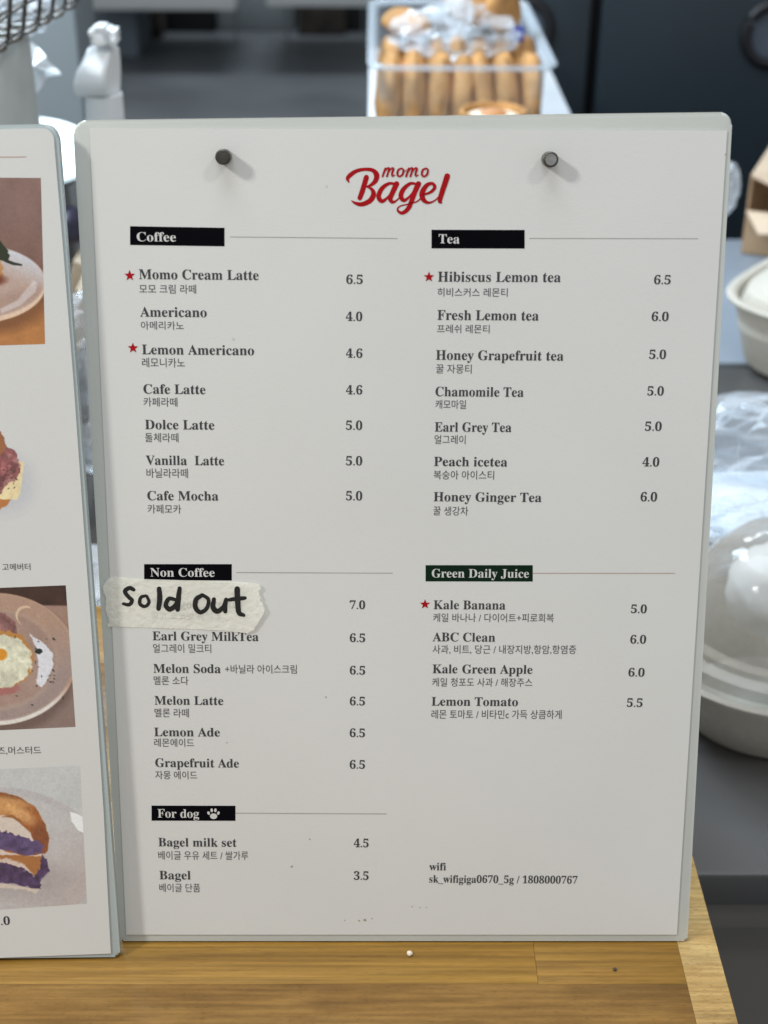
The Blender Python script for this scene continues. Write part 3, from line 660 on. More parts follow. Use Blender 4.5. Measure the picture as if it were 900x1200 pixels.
def ph2(p):
    X, Y = p.X, p.Y; p.fill((62, 42, 34)); p.tex(np.ones(X.shape), 12, .4); p.blend(np.clip((Y - 707 - X * .02) / 2, 0, 1), (150, 122, 108)); p.blend(np.clip((Y - 800) / 14, 0, 1), (132, 112, 104))
    p.blend(p.ell(-6, 780, 98, 82, 10) * .5, (80, 62, 54))
    m = p.ell(-6, 772, 96, 77.5, 1.5); p.blend(m, (176, 144, 124)); p.blend(m * np.clip((Y - 800) / 25, 0, 1), (214, 208, 202))
    m = p.ell(-6, 770, 93, 74, 3); p.blend(m, (166, 136, 118)); p.blend(m * np.clip((Y - 730) / 60, 0, 1), (152, 134, 128))
    m = p.ell(-10, 773, 78, 60, 4); p.blend(m * .5, (178, 154, 140)); m = p.ell(-10, 772, 75, 57, 4); p.blend(m * .8, (152, 126, 114)); p.tex(m, 25, .12)
    arc = p.ell(32, 722, 14, 12, 1.2, .5) - p.ell(33, 723.5, 12.5, 11, 1.2, .5); p.blend(np.clip(arc, 0, 1) * (X - Y + 700 < 24) * .8, (216, 190, 162))
    p.blend(p.poly([(34, 742), (50, 752), (62, 765), (62, 782), (56, 796), (49, 806), (43, 800), (45, 776), (42, 758)], 1.5, wob=3), (210, 210, 216))
    p.blend(p.ell(-4, 742, 24, 24, 2, wob=5), (124, 84, 82)); p.blend(p.ell(-2, 738, 14, 12, 6, wob=6) * .5, (166, 124, 120)); p.tex(p.ell(-4, 742, 24, 24), 5, .5, 4)
    p.blend(p.ell(-2, 806, 24, 9, 2, wob=3), (160, 104, 98))
    p.blend(p.ell(3, 772, 37, 33, 1.2, wob=6), (176, 124, 66)); m = p.ell(1, 775, 36, 31, 1.5, wob=6, seed=8); p.blend(m, (206, 204, 182)); p.tex(m, 7, .28, 5); p.tex(m, 3, .12, 6)
    p.blend(p.ell(0, 767, 8.5, 7, 2, wob=2), (206, 138, 40))
    r = random.Random(5)
    for k in range(28):
        x = r.uniform(-60, 74); y = r.uniform(745, 830)
        if k < 12: x = r.uniform(42, 64); y = r.uniform(748, 802)
        p.blend(p.ell(x, y, r.uniform(.7, 2.0), r.uniform(.4, 1.0), .9, rot=r.uniform(0, 3)) * .9, (44, 50, 44))
    p.blend(p.ell(45, 763, 4, 3, 1, wob=3), (34, 42, 36))
def ph3(p):
    X, Y = p.X, p.Y; p.fill((186, 188, 187)); p.tex(np.ones(X.shape), 20, .05)
    m = p.ell(-4, 1010, 126, 88, 2); p.blend(m, (178, 174, 175)); m = p.ell(-4, 1012, 120, 81, 4); p.blend(m, (184, 181, 180)); p.blend(m * np.clip((X + Y - 1040) / 80, 0, 1), (176, 166, 162))
    m = p.ell(-4, 1014, 96, 62, 12) * .5; p.blend(m, (180, 174, 172)); p.tex(np.ones(X.shape), 5, .03, 7)
    p.blend(p.poly([(82, 951), (90, 953), (97, 957), (99, 976), (92, 973), (84, 962)], 1.2), (226, 228, 228))
    p.blend(p.ell(20, 1030, 60, 22, 16) * .35, (140, 126, 124))
    m = p.poly([(-60, 935), (-30, 924), (0, 928), (22, 933), (42, 946), (53, 965), (58, 982), (56, 997), (47, 1006), (-60, 1006)], 1.5, wob=2); p.blend(m, (150, 92, 52))
    p.blend(m * p.ell(-4, 944, 34, 12, 12) * .8, (206, 156, 100)); p.blend(m * p.ell(46, 984, 12, 18, 8) * .5, (104, 58, 44)); p.tex(m, 12, .18, 3); p.blend(m * p.ell(20, 930, 60, 9, 8) * .45, (98, 56, 34)); p.blend(m * p.ell(26, 955, 16, 7, 6, .5) * .6, (226, 178, 124)); p.blend(m * p.ell(10, 938, 22, 4, 4, .15) * .5, (214, 162, 108)); p.tex(m, 2.2, .22, 40)
    p.blend(p.poly([(-60, 950), (4, 955), (20, 957), (25, 966), (36, 976), (42, 988), (-60, 990)], 1.5, wob=3), (204, 190, 178))
    p.blend(p.poly([(2, 957), (14, 954), (24, 960), (27, 967), (22, 963), (14, 958)], 1, wob=1), (150, 98, 56))
    m = p.poly([(-60, 962), (0, 973), (16, 977), (38, 984), (46, 984), (52, 990), (50, 998), (32, 1005), (20, 998), (-60, 990)], 1.2, wob=6); p.blend(m, (88, 72, 106)); p.tex(m, 5, .55, 9)
    p.blend(p.poly([(-60, 994), (0, 995), (28, 1003), (52, 1000), (50, 1005), (38, 1008), (-60, 1003)], 1.2, wob=2), (206, 188, 176))
    m = p.poly([(-60, 1000), (20, 1002), (52, 1003), (50, 1014), (44, 1026), (-60, 1022)], 1.2, wob=2); p.blend(m, (160, 106, 62))
    p.blend(p.poly([(-60, 1003), (12, 1006), (30, 1014), (40, 1026), (-60, 1022)], 2, wob=4), (200, 180, 166))
    m = p.poly([(50, 1002), (55, 1006), (58, 1020), (50, 1028), (46, 1040), (38, 1041), (20, 1036), (-60, 1024), (-60, 1004), (0, 1010), (22, 1015), (40, 1026), (46, 1018)], 1.2, wob=6); p.blend(m, (78, 60, 90)); p.tex(m, 5, .6, 11)
    p.blend(p.poly([(-60, 1030), (10, 1036), (46, 1042), (42, 1047), (30, 1042), (-60, 1036)], 1.2, wob=3) * .8, (206, 190, 174))
PAPERC = (200, 199, 196)
def ph4(p):
    pc = np.array([.665, .665, .642]) / PRINT_K; pc = np.where(pc > .0031, 1.055 * pc ** (1 / 2.4) - .055, pc) * 255
    X, Y = p.X, p.Y; p.fill(tuple(pc))
    edge = np.clip((57 - X) / 22, 0, 1) * np.clip((Y - 502) / 14, 0, 1) * np.clip((622 - Y) / 14, 0, 1)
    p.blend(p.ell(-2, 566, 36, 30, 34) * .5 * edge, (150, 152, 172))
    base_ = np.array(pc)
    p.blend(p.poly([(-60, 560), (18, 578), (10, 590), (-4, 600), (-60, 612)], 1.4, wob=2), (172, 112, 62))
    m = p.poly([(-60, 540), (28, 541), (27, 553), (25, 568), (24, 578), (20, 585), (0, 585), (-60, 578)], 1.2, wob=2); p.blend(m, (220, 202, 158)); p.tex(m, 9, .12, 2)
    m = p.poly([(-60, 505), (0, 506), (6, 515), (8, 524), (18, 528), (20, 535), (24, 546), (20, 560), (10, 568), (0, 578), (-60, 572)], 1.2, wob=6); p.blend(m, (134, 82, 82)); p.tex(m, 7, .75, 12); p.blend(m * (fbm(X, Y, 6, 20) > .6) * .5, (176, 136, 126))
    p.blend(p.poly([(-60, 500), (0, 504), (5, 514), (7, 522), (4, 532), (-4, 536), (-60, 536)], 1.2, wob=5), (146, 96, 62))
    r = random.Random(9)
    for k in range(16): p.blend(p.ell(r.uniform(4, 26), r.uniform(548, 578), r.uniform(.8, 2.2), .7, .8, rot=r.uniform(0, 3)) * .85, (60, 50, 40))
    p.dif = np.abs(p.C - base_).max(-1); p.keep = p.dif > 2.0
photo([(-110, 207.5), (48, 208.5), (53, 403), (-104, 408)], ph1, 'printed picture of a sandwich with a green leaf on a plate')
photo([(-60, 500), (58, 500), (58, 624), (-60, 624)], ph4, 'printed cut-out picture of a ham and cheese bagel')
photo([(-110, 693), (77.2, 685.6), (88.6, 851.5), (-104, 860)], ph2, 'printed picture of a fried egg bagel on a plate')
photo([(-110, 905.5), (94, 897), (102, 1058.5), (-104, 1073)], ph3, 'printed picture of a bagel filled with purple cream')

# ------------------------------------------------------------------ steel counter behind and to the right
CZ = -.10
ct = empty('steel_counter', (.5, .6, -.95)); tag(ct, 'stainless steel work counter behind and right of the wooden table', 'counter')
fy = atz(870, 1025, CZ).y; by = atz(880, 283, CZ).y
bm = bmesh.new(); add_box(bm, ((TX1 + .004 + 1.4) / 2, (fy + by) / 2, CZ - .011), (1.4 - TX1 - .004, by - fy, .022), bev=.003); bobj('counter_top', bm, STEEL, ct, smooth=True)
ym = TY1 + .004
bm = bmesh.new(); add_box(bm, ((-.9 + TX1 + .003) / 2, (ym + by) / 2, CZ - .011), (TX1 + .003 + .9, by - ym, .022), bev=.003); bobj('counter_top', bm, STEEL, ct, smooth=True)
bm = bmesh.new(); add_box(bm, (.09, (by + 1.46) / 2 + .001, CZ - .011), (.30, 1.46 - by, .022), bev=.003); bobj('counter_top', bm, STEEL, ct, smooth=True)
p1 = aty(870, 1078, fy + .012)
boxo('counter_front', ((TX1 + 1.4) / 2 + .002, fy + .012, (CZ - .022 + p1.z) / 2), (1.4 - TX1, .012, CZ - .0222 - p1.z), FRONTS, ct, bev=.001)
boxo('lower_panel', ((TX1 + 1.4) / 2 + .002, fy + .030, (p1.z - .002 - .9) / 2), (1.4 - TX1, .012, p1.z + .9 - .002), FRONTS, ct, bev=.001)
for x in (.2, 1.3):
    boxo('leg', (x, by - .06, (CZ - .022 - .95) / 2), (.04, .04, .95 + CZ - .024), STEEL, ct)
boxo('leg', (-.85, by - .06, (CZ - .022 - .95) / 2), (.04, .04, .95 + CZ - .024), STEEL, ct)

BLUELIGHT = mat('bluish_light_colour', (.29, .335, .39), .45, var=.10, scale=9)  # bluish light on the far steel, put into the colour of an added sheet
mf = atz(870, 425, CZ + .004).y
o = boxo('bluish_light_sheet', (.42, (mf + by - .006) / 2, CZ + .0024), (.62, by - .006 - mf, .004), BLUELIGHT, rot=None, bev=.0012); tag(o, 'added pale blue sheet standing in for bluish light on the steel counter under the kraft carton and pulp box', 'painted light')
# dark cabinet
cy = 1.50
cb = empty('dark_cabinet', (.8, cy + .3, -.95)); tag(cb, 'dark slate coloured cabinet with black round finger pulls behind the counter', 'cabinet')
xg = aty(693.5, 70, cy).x; xl = aty(612, 40, cy).x
boxo('carcass', ((xl + 2.6) / 2, cy + .36, -.15), (2.6 - xl, .66, 1.598), BLACK, cb, bev=0)
boxo('door', ((xl + xg - .005) / 2, cy + .012, -.15), (xg - .006 - xl, .024, 1.58), DARK, cb, bev=.004)
boxo('door', ((xg + .006 + xg + .9) / 2, cy + .012, -.15), (.89, .024, 1.58), DARK, cb, bev=.004)
boxo('door', ((xg + .912 + 2.6) / 2, cy + .012, -.15), (2.6 - xg - .914, .024, 1.58), DARK, cb, bev=.004)
RINGF = mat('slate_disc', (.06, .075, .10), .4)
for px, py in ((905, 40), (613, 34)):
    c = aty(px, py, cy - .003); bm = bmesh.new(); mpp = (c - CAM).length / F
    tube_bm(bm, [(c.x + 29 * mpp * math.cos(k * math.pi / 16), c.y, c.z + 31 * mpp * math.sin(k * math.pi / 16)) for k in range(32)], 6 * mpp, 10, closed=True)
    h_ = bobj('finger_pull', bm, BLACK, cb, smooth=True)
    mobj('disc', [(c.x + 29 * mpp * math.cos(k * math.pi / 16), c.y + .0015, c.z + 31 * mpp * math.sin(k * math.pi / 16)) for k in range(32)], [tuple(range(32))], RINGF, h_)

# ------------------------------------------------------------------ white riser with tub of cookies
RZ = .02
ra = atz(640, 85, RZ); rb = atz(671, 137, RZ); rc = atz(433, 110, RZ)
rs = empty('white_riser', ((rc.x + rb.x) / 2, 1.1, CZ)); tag(rs, 'white riser shelf carrying the clear tub of cookies', 'shelf')
x0, x1 = rc.x - .001, rb.x
boxo('shelf', ((x0 + x1) / 2, 1.125, RZ - .006), (x1 - x0, .65, .012), WHITE, rs, bev=.002)
for x in (x0 + .008, x1 - .008): boxo('side_panel', (x, 1.125, (RZ - .0125 + CZ) / 2), (.012, .64, RZ - .0127 - CZ), WHITE, rs, bev=.001)

def tub(name, label, x0, x1, y0, y1, z0, z1):
    t = empty(name, ((x0 + x1) / 2, (y0 + y1) / 2, z0)); tag(t, label, 'tub')
    bm = bmesh.new(); ins = .008; r = .02
    def ring(a0, a1, b0, b1, z, rad):
        out = []
        for cx, cy_, st in ((a1 - rad, b1 - rad, 0), (a0 + rad, b1 - rad, 1), (a0 + rad, b0 + rad, 2), (a1 - rad, b0 + rad, 3)):
            for k in range(6):
                th = (st + k / 5) * math.pi / 2; out.append(bm.verts.new((cx + rad * math.cos(th), cy_ + rad * math.sin(th), z)))
        return out
    prof = [(ins + .006, z0 + .0005), (ins + .003, z0 + .004), (ins, z0 + .05), (.006, z1 - .006)]
    R = [ring(x0 + i, x1 - i, y0 + i, y1 - i, z, r) for i, z in prof]
    R += [ring(x0 + i + .0015, x1 - i - .0015, y0 + i + .0015, y1 - i - .0015, z, r) for i, z in [(.006, z1 - .006), (ins, z0 + .05), (ins + .003, z0 + .006)]]
    n = len(R[0])
    for A, B in zip(R, R[1:]):
        for k in range(n): bm.faces.new((A[k], A[(k + 1) % n], B[(k + 1) % n], B[k]))
    bm.faces.new(R[0]); bm.faces.new(R[-1])
    bobj('tub_body', bm, FILM2, t, smooth=True)
    bm = bmesh.new(); pr = [(.007, z1 - .004), (-.001, z1 - .004), (-.003, z1 - .001), (-.0015, z1 + .0005), (.003, z1), (.0065, z1 - .003)]
    R = [ring(x0 + i, x1 - i, y0 + i, y1 - i, z, r) for i, z in pr]
    for A, B in zip(R, R[1:] + R[:1]):
        for k in range(n): bm.faces.new((A[k], A[(k + 1) % n], B[(k + 1) % n], B[k]))
    bobj('rim', bm, RIMP, t, smooth=True)
    return t
ty = .92; fl_ = aty(434, 77, ty); fr_ = aty(652, 77, ty); zt = fl_.z
bk = atz(608, 0, zt).y
tub('cookie_tub', 'clear plastic tub packed with round golden cookies behind the menu board', fl_.x, fr_.x, ty, bk, RZ, zt)
def disc_bm(r, th, seed=0, dome=.3, seg=28):
    bm = bmesh.new(); prof = [(0, -th / 2), (r * .55, -th * .5), (r * .82, -th * .42), (r * .96, -th * .22), (r, 0), (r * .96, th * .22), (r * .82, th * .42), (r * .6, th / 2), (r * .35, th * (.5 + dome * .3)), (0, th * (.5 + dome * .35))]
    rings = []
    for rr_, z in prof:
        if rr_ == 0: rings.append([bm.verts.new((0, 0, z))])
        else: rings.append([bm.verts.new((rr_ * math.cos(k * 2 * math.pi / seg), rr_ * math.sin(k * 2 * math.pi / seg), z)) for k in range(seg)])
    for A, B in zip(rings, rings[1:]):
        for k in range(seg):
            if len(A) == 1: bm.faces.new((A[0], B[(k + 1) % seg], B[k]))
            elif len(B) == 1: bm.faces.new((A[k], A[(k + 1) % seg], B[0]))
            else: bm.faces.new((A[k], A[(k + 1) % seg], B[(k + 1) % seg], B[k]))
    for v in bm.verts: v.co *= 1 + .10 * noise.noise(v.co * 60 + Vector((seed, 0, 0)))
    return bm
W_ = fr_.x - fl_.x; ck = bobj('cookie', disc_bm(.044, .024, 1, dome=.1), COOKIE, smooth=True)
words = ['first', 'second', 'third', 'fourth', 'fifth', 'sixth', 'seventh']
for k in range(7):
    o = ck if k == 0 else ck.copy()
    if k: COL.objects.link(o)
    o.location = (fl_.x + W_ * (.108 + .131 * k), ty + .055 + random.uniform(-.004, .004), RZ + .054)
    sc_ = random.uniform(.93, 1.03); o.scale = (sc_, sc_, random.uniform(.82, .98)); o.rotation_mode = 'ZYX'; o.rotation_euler = (random.uniform(-.05, .05), math.pi / 2 + random.uniform(-.12, .12), random.uniform(-3, 3))
    tag(o, 'golden round cookie on edge in the tub, %s from the left of the front row' % words[k], 'cookie', 'cookies standing on edge in the tub')
loose = [((476, 26), 1.07, (.15, .1, 0), .0245, 'round golden cookie lying near the back left corner of the tub'),
         ((552, 2), 1.08, (.7, .3, 0), .027, 'round golden cookie at the back centre of the tub'),
         ((590, 8), 1.05, (1.3, .2, .9), .027, 'round golden cookie leaning at the back right of the tub')]
for (px, py), y, rot, r, lb in loose:
    p = aty(px, py, y); o = bobj('cookie', disc_bm(r, .016, r * 99), COOKIE, smooth=True); o.location = p; o.rotation_euler = rot; tag(o, lb, 'cookie')
# under the loose ones: another layer of cookies the bag lies on
for k in range(7):
    o = ck.copy(); COL.objects.link(o); o.scale = (.96, .96, 1); o.location = (fl_.x + W_ * (.108 + .131 * k), ty + .150, RZ + .05); o.rotation_mode = 'ZYX'; o.rotation_euler = (.05, math.pi / 2 + .1, k)
    tag(o, 'golden cookie on edge under the plastic bag, %s from the left of the back row' % words[k], 'cookie', 'second row cookies in the tub')
def crumple(name, center, rad, seed, m, label, cat, sub=4, f=14, amp=.32, flat=1, box=None):
    bm = bmesh.new(); bmesh.ops.create_icosphere(bm, subdivisions=sub, radius=1)
    for v in bm.verts:
        d = v.co.copy(); q = d * 1.6 + Vector((seed, seed * .7, 0))
        rdg = (1 - abs(noise.noise(q * .9))) * .55 + (1 - abs(noise.noise(q * 2.1))) * .30 + (1 - abs(noise.noise(q * 4.2))) * .15
        k = 1 - amp + amp * 1.6 * (rdg - .45)
        v.co = Vector((d.x * rad[0] * k, d.y * rad[1] * k, max(d.z * rad[2] * k, -rad[2] * flat)))
    bmesh.ops.translate(bm, vec=Vector(center), verts=bm.verts)
    o = bobj(name, bm, m, None, smooth=False)
    for p in o.data.polygons: p.use_smooth = (m not in (FILM, WFILM))
    return tag(o, label, cat)
WFILM = plastic_film('white_film', (.88, .92, .96), .26, .12)
c = aty(534, 36, 1.03); crumple('plastic_bag', c, (.076, .07, .030), 3, FILM, 'crumpled clear plastic bag lying on the cookies in the tub', 'plastic bag', amp=.5)
c = aty(538, 14, 1.03); crumple('bag_twist', c, (.017, .017, .028), 9, WFILM, 'twisted white neck of the plastic bag above the cookies', 'bag neck', sub=4, amp=.5)
BLUEC = mat('blue_plastic', (.03, .04, .35), .4); c = aty(607, 40, 1.04); o = boxo('bag_clip', c, (.012, .006, .014), BLUEC, bev=.002); tag(o, 'small blue clip in the right corner of the cookie tub', 'clip')
# round tart in front of the tub
tz = RZ + .035; c = atz(578, 131, .045); 
tc_ = aty(578, 133, .84); mpp = (tc_ - CAM).length / F; R_ = 39 * mpp
tt = empty('round_tart', (tc_.x, tc_.y, tc_.z - .03)); tag(tt, 'round cream topped tart with a brown crust just above the board top edge', 'tart')
bm = bmesh.new(); seg = 36
def lathe(bm, prof, c, seg=36, cap0=True, cap1=True, sx=1, sy=1):
    R = [[bm.verts.new((c[0] + r * sx * math.cos(k * 2 * math.pi / seg), c[1] + r * sy * math.sin(k * 2 * math.pi / seg), c[2] + z)) for k in range(seg)] for r, z in prof]
    for A, B in zip(R, R[1:]):
        for k in range(seg): bm.faces.new((A[k], A[(k + 1) % seg], B[(k + 1) % seg], B[k]))
    if cap0: bm.faces.new(R[0])
    if cap1: bm.faces.new(R[-1])
lathe(bm, [(R_ * .8, -.03), (R_ * .95, -.012), (R_, 0), (R_ * .97, .003), (R_ * .88, .003), (R_ * .82, -.002)], tc_); bobj('crust', bm, COOKIE, tt, smooth=True)
bm = bmesh.new(); lathe(bm, [(R_ * .815, -.003), (R_ * .7, -.0012), (R_ * .3, .0008), (R_ * .05, .0012)], tc_); bobj('cream', bm, CREAM, tt, smooth=True)
TOFF = mat('toffee', (.45, .20, .07), .5); bm = bmesh.new(); lathe(bm, [(R_ * .42, .0006), (R_ * .3, .0026), (R_ * .1, .0032)], tc_, cap0=False); bobj('centre_swirl', bm, TOFF, tt, smooth=True)
ps = empty('tart_stand', (tc_.x, tc_.y, CZ)); tag(ps, 'white pedestal dish under the round tart', 'dish')
bm = bmesh.new(); lathe(bm, [(.03, CZ - tc_.z + .001), (.012, CZ - tc_.z + .01), (.012, -.045), (R_ * 1.15, -.036), (R_ * 1.15, -.032), (.01, -.0305)], tc_); bobj('dish', bm, WHITE, ps, smooth=True)

# ------------------------------------------------------------------ right: kraft carton, pulp boxes, bags, lidded bowl
ky = .98
def pq(name, pts, th, m, parent):
    """panel from four world points, given thickness"""
    a, b, c, d = [Vector(p) for p in pts]; n = (b - a).cross(d - a).normalized() * th
    V = [a, b, c, d, a + n, b + n, c + n, d + n]
    return mobj(name, V, [(0, 1, 2, 3), (7, 6, 5, 4), (0, 4, 5, 1), (1, 5, 6, 2), (2, 6, 7, 3), (3, 7, 4, 0)], m, parent)
kb = empty('kraft_carton', aty(900, 300, ky + .05)); tag(kb, 'open brown kraft takeaway carton with raised flaps at the right edge', 'carton')
g0 = atz(868, 296, CZ + .006); g1 = g0 + Vector((.145, -.055, 0)); g3 = g0 + Vector((.05, .12, 0)); g2 = g1 + Vector((.05, .12, 0)); H = Vector((0, 0, aty(874, 212, g0.y).z - CZ))
pq('side_panel', (g0, g3, g3 + H, g0 + H), .0015, KRAFT, kb); pq('front_panel', (g1, g0, g0 + H * .55, g1 + H * .55), .0015, KRAFT, kb)
pq('side_panel', (g2, g1, g1 + H, g2 + H), .0015, KRAFT, kb); pq('back_panel', (g3, g2, g2 + H, g3 + H), .0015, KRAFTL, kb)
pq('flap', (g0 + H * 1.002, g3 + H * 1.002, g3 + H * .8 + Vector((.07, -.02, .01)), g0 + H * .62 + Vector((.075, -.025, 0))), .0015, KRAFTL, kb)
pq('flap', (g0 + H * .55, g1 + H * .55, g1 + H * .42 + Vector((-.02, -.06, .02)), g0 + H * .36 + Vector((-.0, -.055, .01))), .0015, KRAFTL, kb)
def rounded_pan(name, label, c, a, b, rot, z0, h, m, flare=.82, lid=True):
    t = empty(name, (c.x, c.y, z0)); tag(t, label, 'food box')
    bm = bmesh.new()
    def ring(sx, sy, z, n=48, e=3.4):
        out = []
        for k in range(n):
            th = k * 2 * math.pi / n; cx = abs(math.cos(th)) ** (2 / e) * math.copysign(1, math.cos(th)) * sx; cy_ = abs(math.sin(th)) ** (2 / e) * math.copysign(1, math.sin(th)) * sy
            out.append(bm.verts.new((c.x + cx * math.cos(rot) - cy_ * math.sin(rot), c.y + cx * math.sin(rot) + cy_ * math.cos(rot), z)))
        return out
    P_ = [(flare * .96, z0 + .0005), (flare, z0 + .004), (.95, z0 + h - .004), (1.0, z0 + h - .003), (1.01, z0 + h), (.985, z0 + h + .0015), (.94, z0 + h), (flare - .02, z0 + .006)]
    R = [ring(a * s, b * s, z) for s, z in P_]; n = 48
    for A, B in zip(R, R[1:]):
        for k in range(n): bm.faces.new((A[k], A[(k + 1) % n], B[(k + 1) % n], B[k]))
    bm.faces.new(R[0]); bm.faces.new(R[-1]); bobj('tray', bm, m, t, smooth=True)
    if lid:
        bm = bmesh.new(); P_ = [(.90, z0 + h * .55), (.92, z0 + h * .8), (.86, z0 + h + .004), (.70, z0 + h + .012), (.66, z0 + h + .016)]
        R = [ring(a * s, b * s, z) for s, z in P_]
        for A, B in zip(R, R[1:]):
            for k in range(n): bm.faces.new((A[k], A[(k + 1) % n], B[(k + 1) % n], B[k]))
        bm.faces.new(R[-1]); bobj('lid', bm, m, t, smooth=True)
    return t
# pulp clamshell: left rim corner at px (855,335), left wall meets counter about (895,440)
zc = CZ + .065; lc = atz(857, 345, zc)
CZM = CZ + .0048
rounded_pan('pulp_box', 'pale moulded pulp food box on the steel counter beneath the kraft carton', Vector((lc.x + .112, lc.y - .008, 0)), .105, .095, math.radians(-38), CZM, .062, PULP)
# lidded bowl in front
zb = CZ + .048; fb = atz(826, 812, zb); cf = atz(925, 842, zb)
RB = .070; cbw = Vector((cf.x + .014, cf.y + RB * .98, 0))
lb = empty('lidded_bowl', (cbw.x, cbw.y, CZ)); tag(lb, 'round pulp bowl with a domed milky plastic lid at the counter front', 'bowl')
bm = bmesh.new(); lathe(bm, [(RB * .62, .0005), (RB * .68, .003), (RB * .93, .043), (RB * .985, .045), (RB, .048), (RB * .98, .050), (RB * .93, .048), (RB * .66, .006)], (cbw.x, cbw.y, CZ), 56, sx=1.12); bobj('bowl', bm, PULP, lb, smooth=True)
bm = bmesh.new(); lathe(bm, [(RB * .93, .051), (RB * .97, .053), (RB * .97, .060), (RB * .90, .063), (RB * .885, .066), (RB * .80, .067), (RB * .75, .082), (RB * .63, .100), (RB * .47, .112), (RB * .28, .118), (RB * .1, .1195)], (cbw.x, cbw.y, CZ), 56, cap0=False, sx=1.08); bobj('dome_lid', bm, FILM3, lb, smooth=True)
crumple('whipped_topping', (cbw.x - .002, cbw.y + .002, CZ + .080), (.036, .034, .030), 5, mat('whipped_white', (.85, .84, .80), .6), 'white rounded filling under the milky dome lid', 'filling', sub=4, amp=.15)
# crumpled film bag over / behind the dome
c = aty(895, 565, cbw.y + .10); crumple('plastic_bag', c, (.085, .05, .068), 21, FILM, 'large crumpled clear plastic bag behind the domed bowl', 'plastic bag', amp=.6)
c = aty(868, 628, cbw.y + .05); crumple('plastic_wrap', c, (.050, .030, .030), 47, FILM, 'loose clear plastic wrap slumped against the top of the domed bowl', 'plastic wrap', amp=.6)
c = aty(905, 520, cbw.y + .17); crumple('plastic_bag', c, (.10, .045, .040), 33, FILM, 'whitish plastic bag heaped behind the clear bag on the right', 'plastic bag', amp=.5)
# stack of white paper sheets under the bag
npc = aty(900, 655, cbw.y + .055)
st = empty('napkin_stack', (npc.x, npc.y + .04, CZ)); tag(st, 'stack of white folded paper napkins between the bag and the domed bowl', 'napkins')
hN = npc.z - CZ
boxo('napkin_block', (npc.x + .02, npc.y + .055, CZ + hN / 2 - .004), (.155, .085, hN - .008), WHITE, st, rot=Matrix.Rotation(-.1, 3, 'Z'), bev=.004)
boxo('napkin', (npc.x + .03, npc.y + .06, CZ + hN + .003), (.15, .08, .006), WHITE, st, rot=Matrix.Rotation(.06, 3, 'Z'), bev=.002)
# film corner near the carton
c = aty(848, 222, .9); crumple('film_corner', c, (.018, .012, .030), 13, WFILM, 'small bluish plastic film corner right of the board top', 'plastic film', sub=4, amp=.4)

# ------------------------------------------------------------------ left background
# grey container with the wire basket
gy = .46; gr = aty(38, 147, gy); gt = aty(31, 52, gy)
gc = empty('grey_container', (gr.x - .05, gy + .05, CZ)); tag(gc, 'tall grey container under the wire basket in the top left corner', 'container')
bm = bmesh.new(); lathe(bm, [(.052, .0005), (.053, .004), (.050, gt.z - CZ - .002), (.049, gt.z - CZ), (.046, gt.z - CZ), (.046, .006)], (gr.x - .054, gy + .03, CZ), 48); bobj('container_wall', bm, GREYC, gc, smooth=True)
wb = empty('wire_basket', aty(20, 60, .44)); tag(wb, 'dark wire basket with rounded mesh corners at the top left', 'basket')
loops = [(91, 12, .56), (76, 22, .535), (61, 30, .51), (45, 40, .485), (27, 50, .46), (9, 62, .435), (-10, 75, .41)]
side = {k: [] for k in range(4)}; bot = {k: [] for k in range(4)}
for x, y, d in loops:
    bm = bmesh.new(); pts = []
    pts.append(aty(x + 6, y - 120, d)); pts.append(aty(x + 2, y - 40, d)); pts.append(aty(x, y - 14, d))
    for k in range(1, 6):
        th = k / 5 * math.pi / 2; pts.append(aty(x - 13 + 13 * math.cos(th), y - 14 + 12 * math.sin(th), d))
    pts.append(aty(x - 60, y + 2, d)); pts.append(aty(x - 200, y + 6, d))
    tube_bm(bm, pts, .0013, 8); bobj('wire_loop', bm, WIRE, wb, smooth=True)
    for k in range(4):
        if k < 2: side[k].append(aty(x + 1 + k, y - 16 - 30 * k, d))
        if k < 3: bot[k].append(aty(x - 14 - 34 * k, y - 1, d))
for dct in (side, bot):
    for k in range(4):
        if not dct[k]: continue
        bm = bmesh.new(); tube_bm(bm, dct[k], .0011, 8); bobj('cross_wire', bm, WIRE, wb, smooth=True)
bm = bmesh.new(); tube_bm(bm, [aty(-40, 38, .43), aty(0, 19, .45), (aty(30, 3, .47)), aty(70, -18, .50)], .0018, 8); bobj('rim_wire', bm, WIRE, wb, smooth=True)
c = aty(10, 8, .55); crumple('foil_packet', c, (.036, .03, .022), 44, WFILM, 'crinkled whitish packet lying inside the wire basket', 'packet', sub=4, amp=.45)
# crumpled paper tissue
ty_ = .60
pts2 = [(20, 44), (33, 47), (44, 55), (54, 66), (57, 73), (66, 80), (72, 87), (60, 89), (55, 90), (50, 100), (44, 108), (39, 118), (20, 120)]
V = [aty(x, y, ty_ + .006 * ((i * 7) % 3)) for i, (x, y) in enumerate(pts2)]; cpt = aty(38, 78, ty_ - .014); cb2 = aty(34, 82, ty_ + .03); n = len(V)
tag(mobj('tissue', V + [cpt, cb2], [(n, i, (i + 1) % n) for i in range(n)] + [(n + 1, (i + 1) % n, i) for i in range(n)], WHITE), 'crumpled pale tissue poking out beside the grey container', 'tissue')
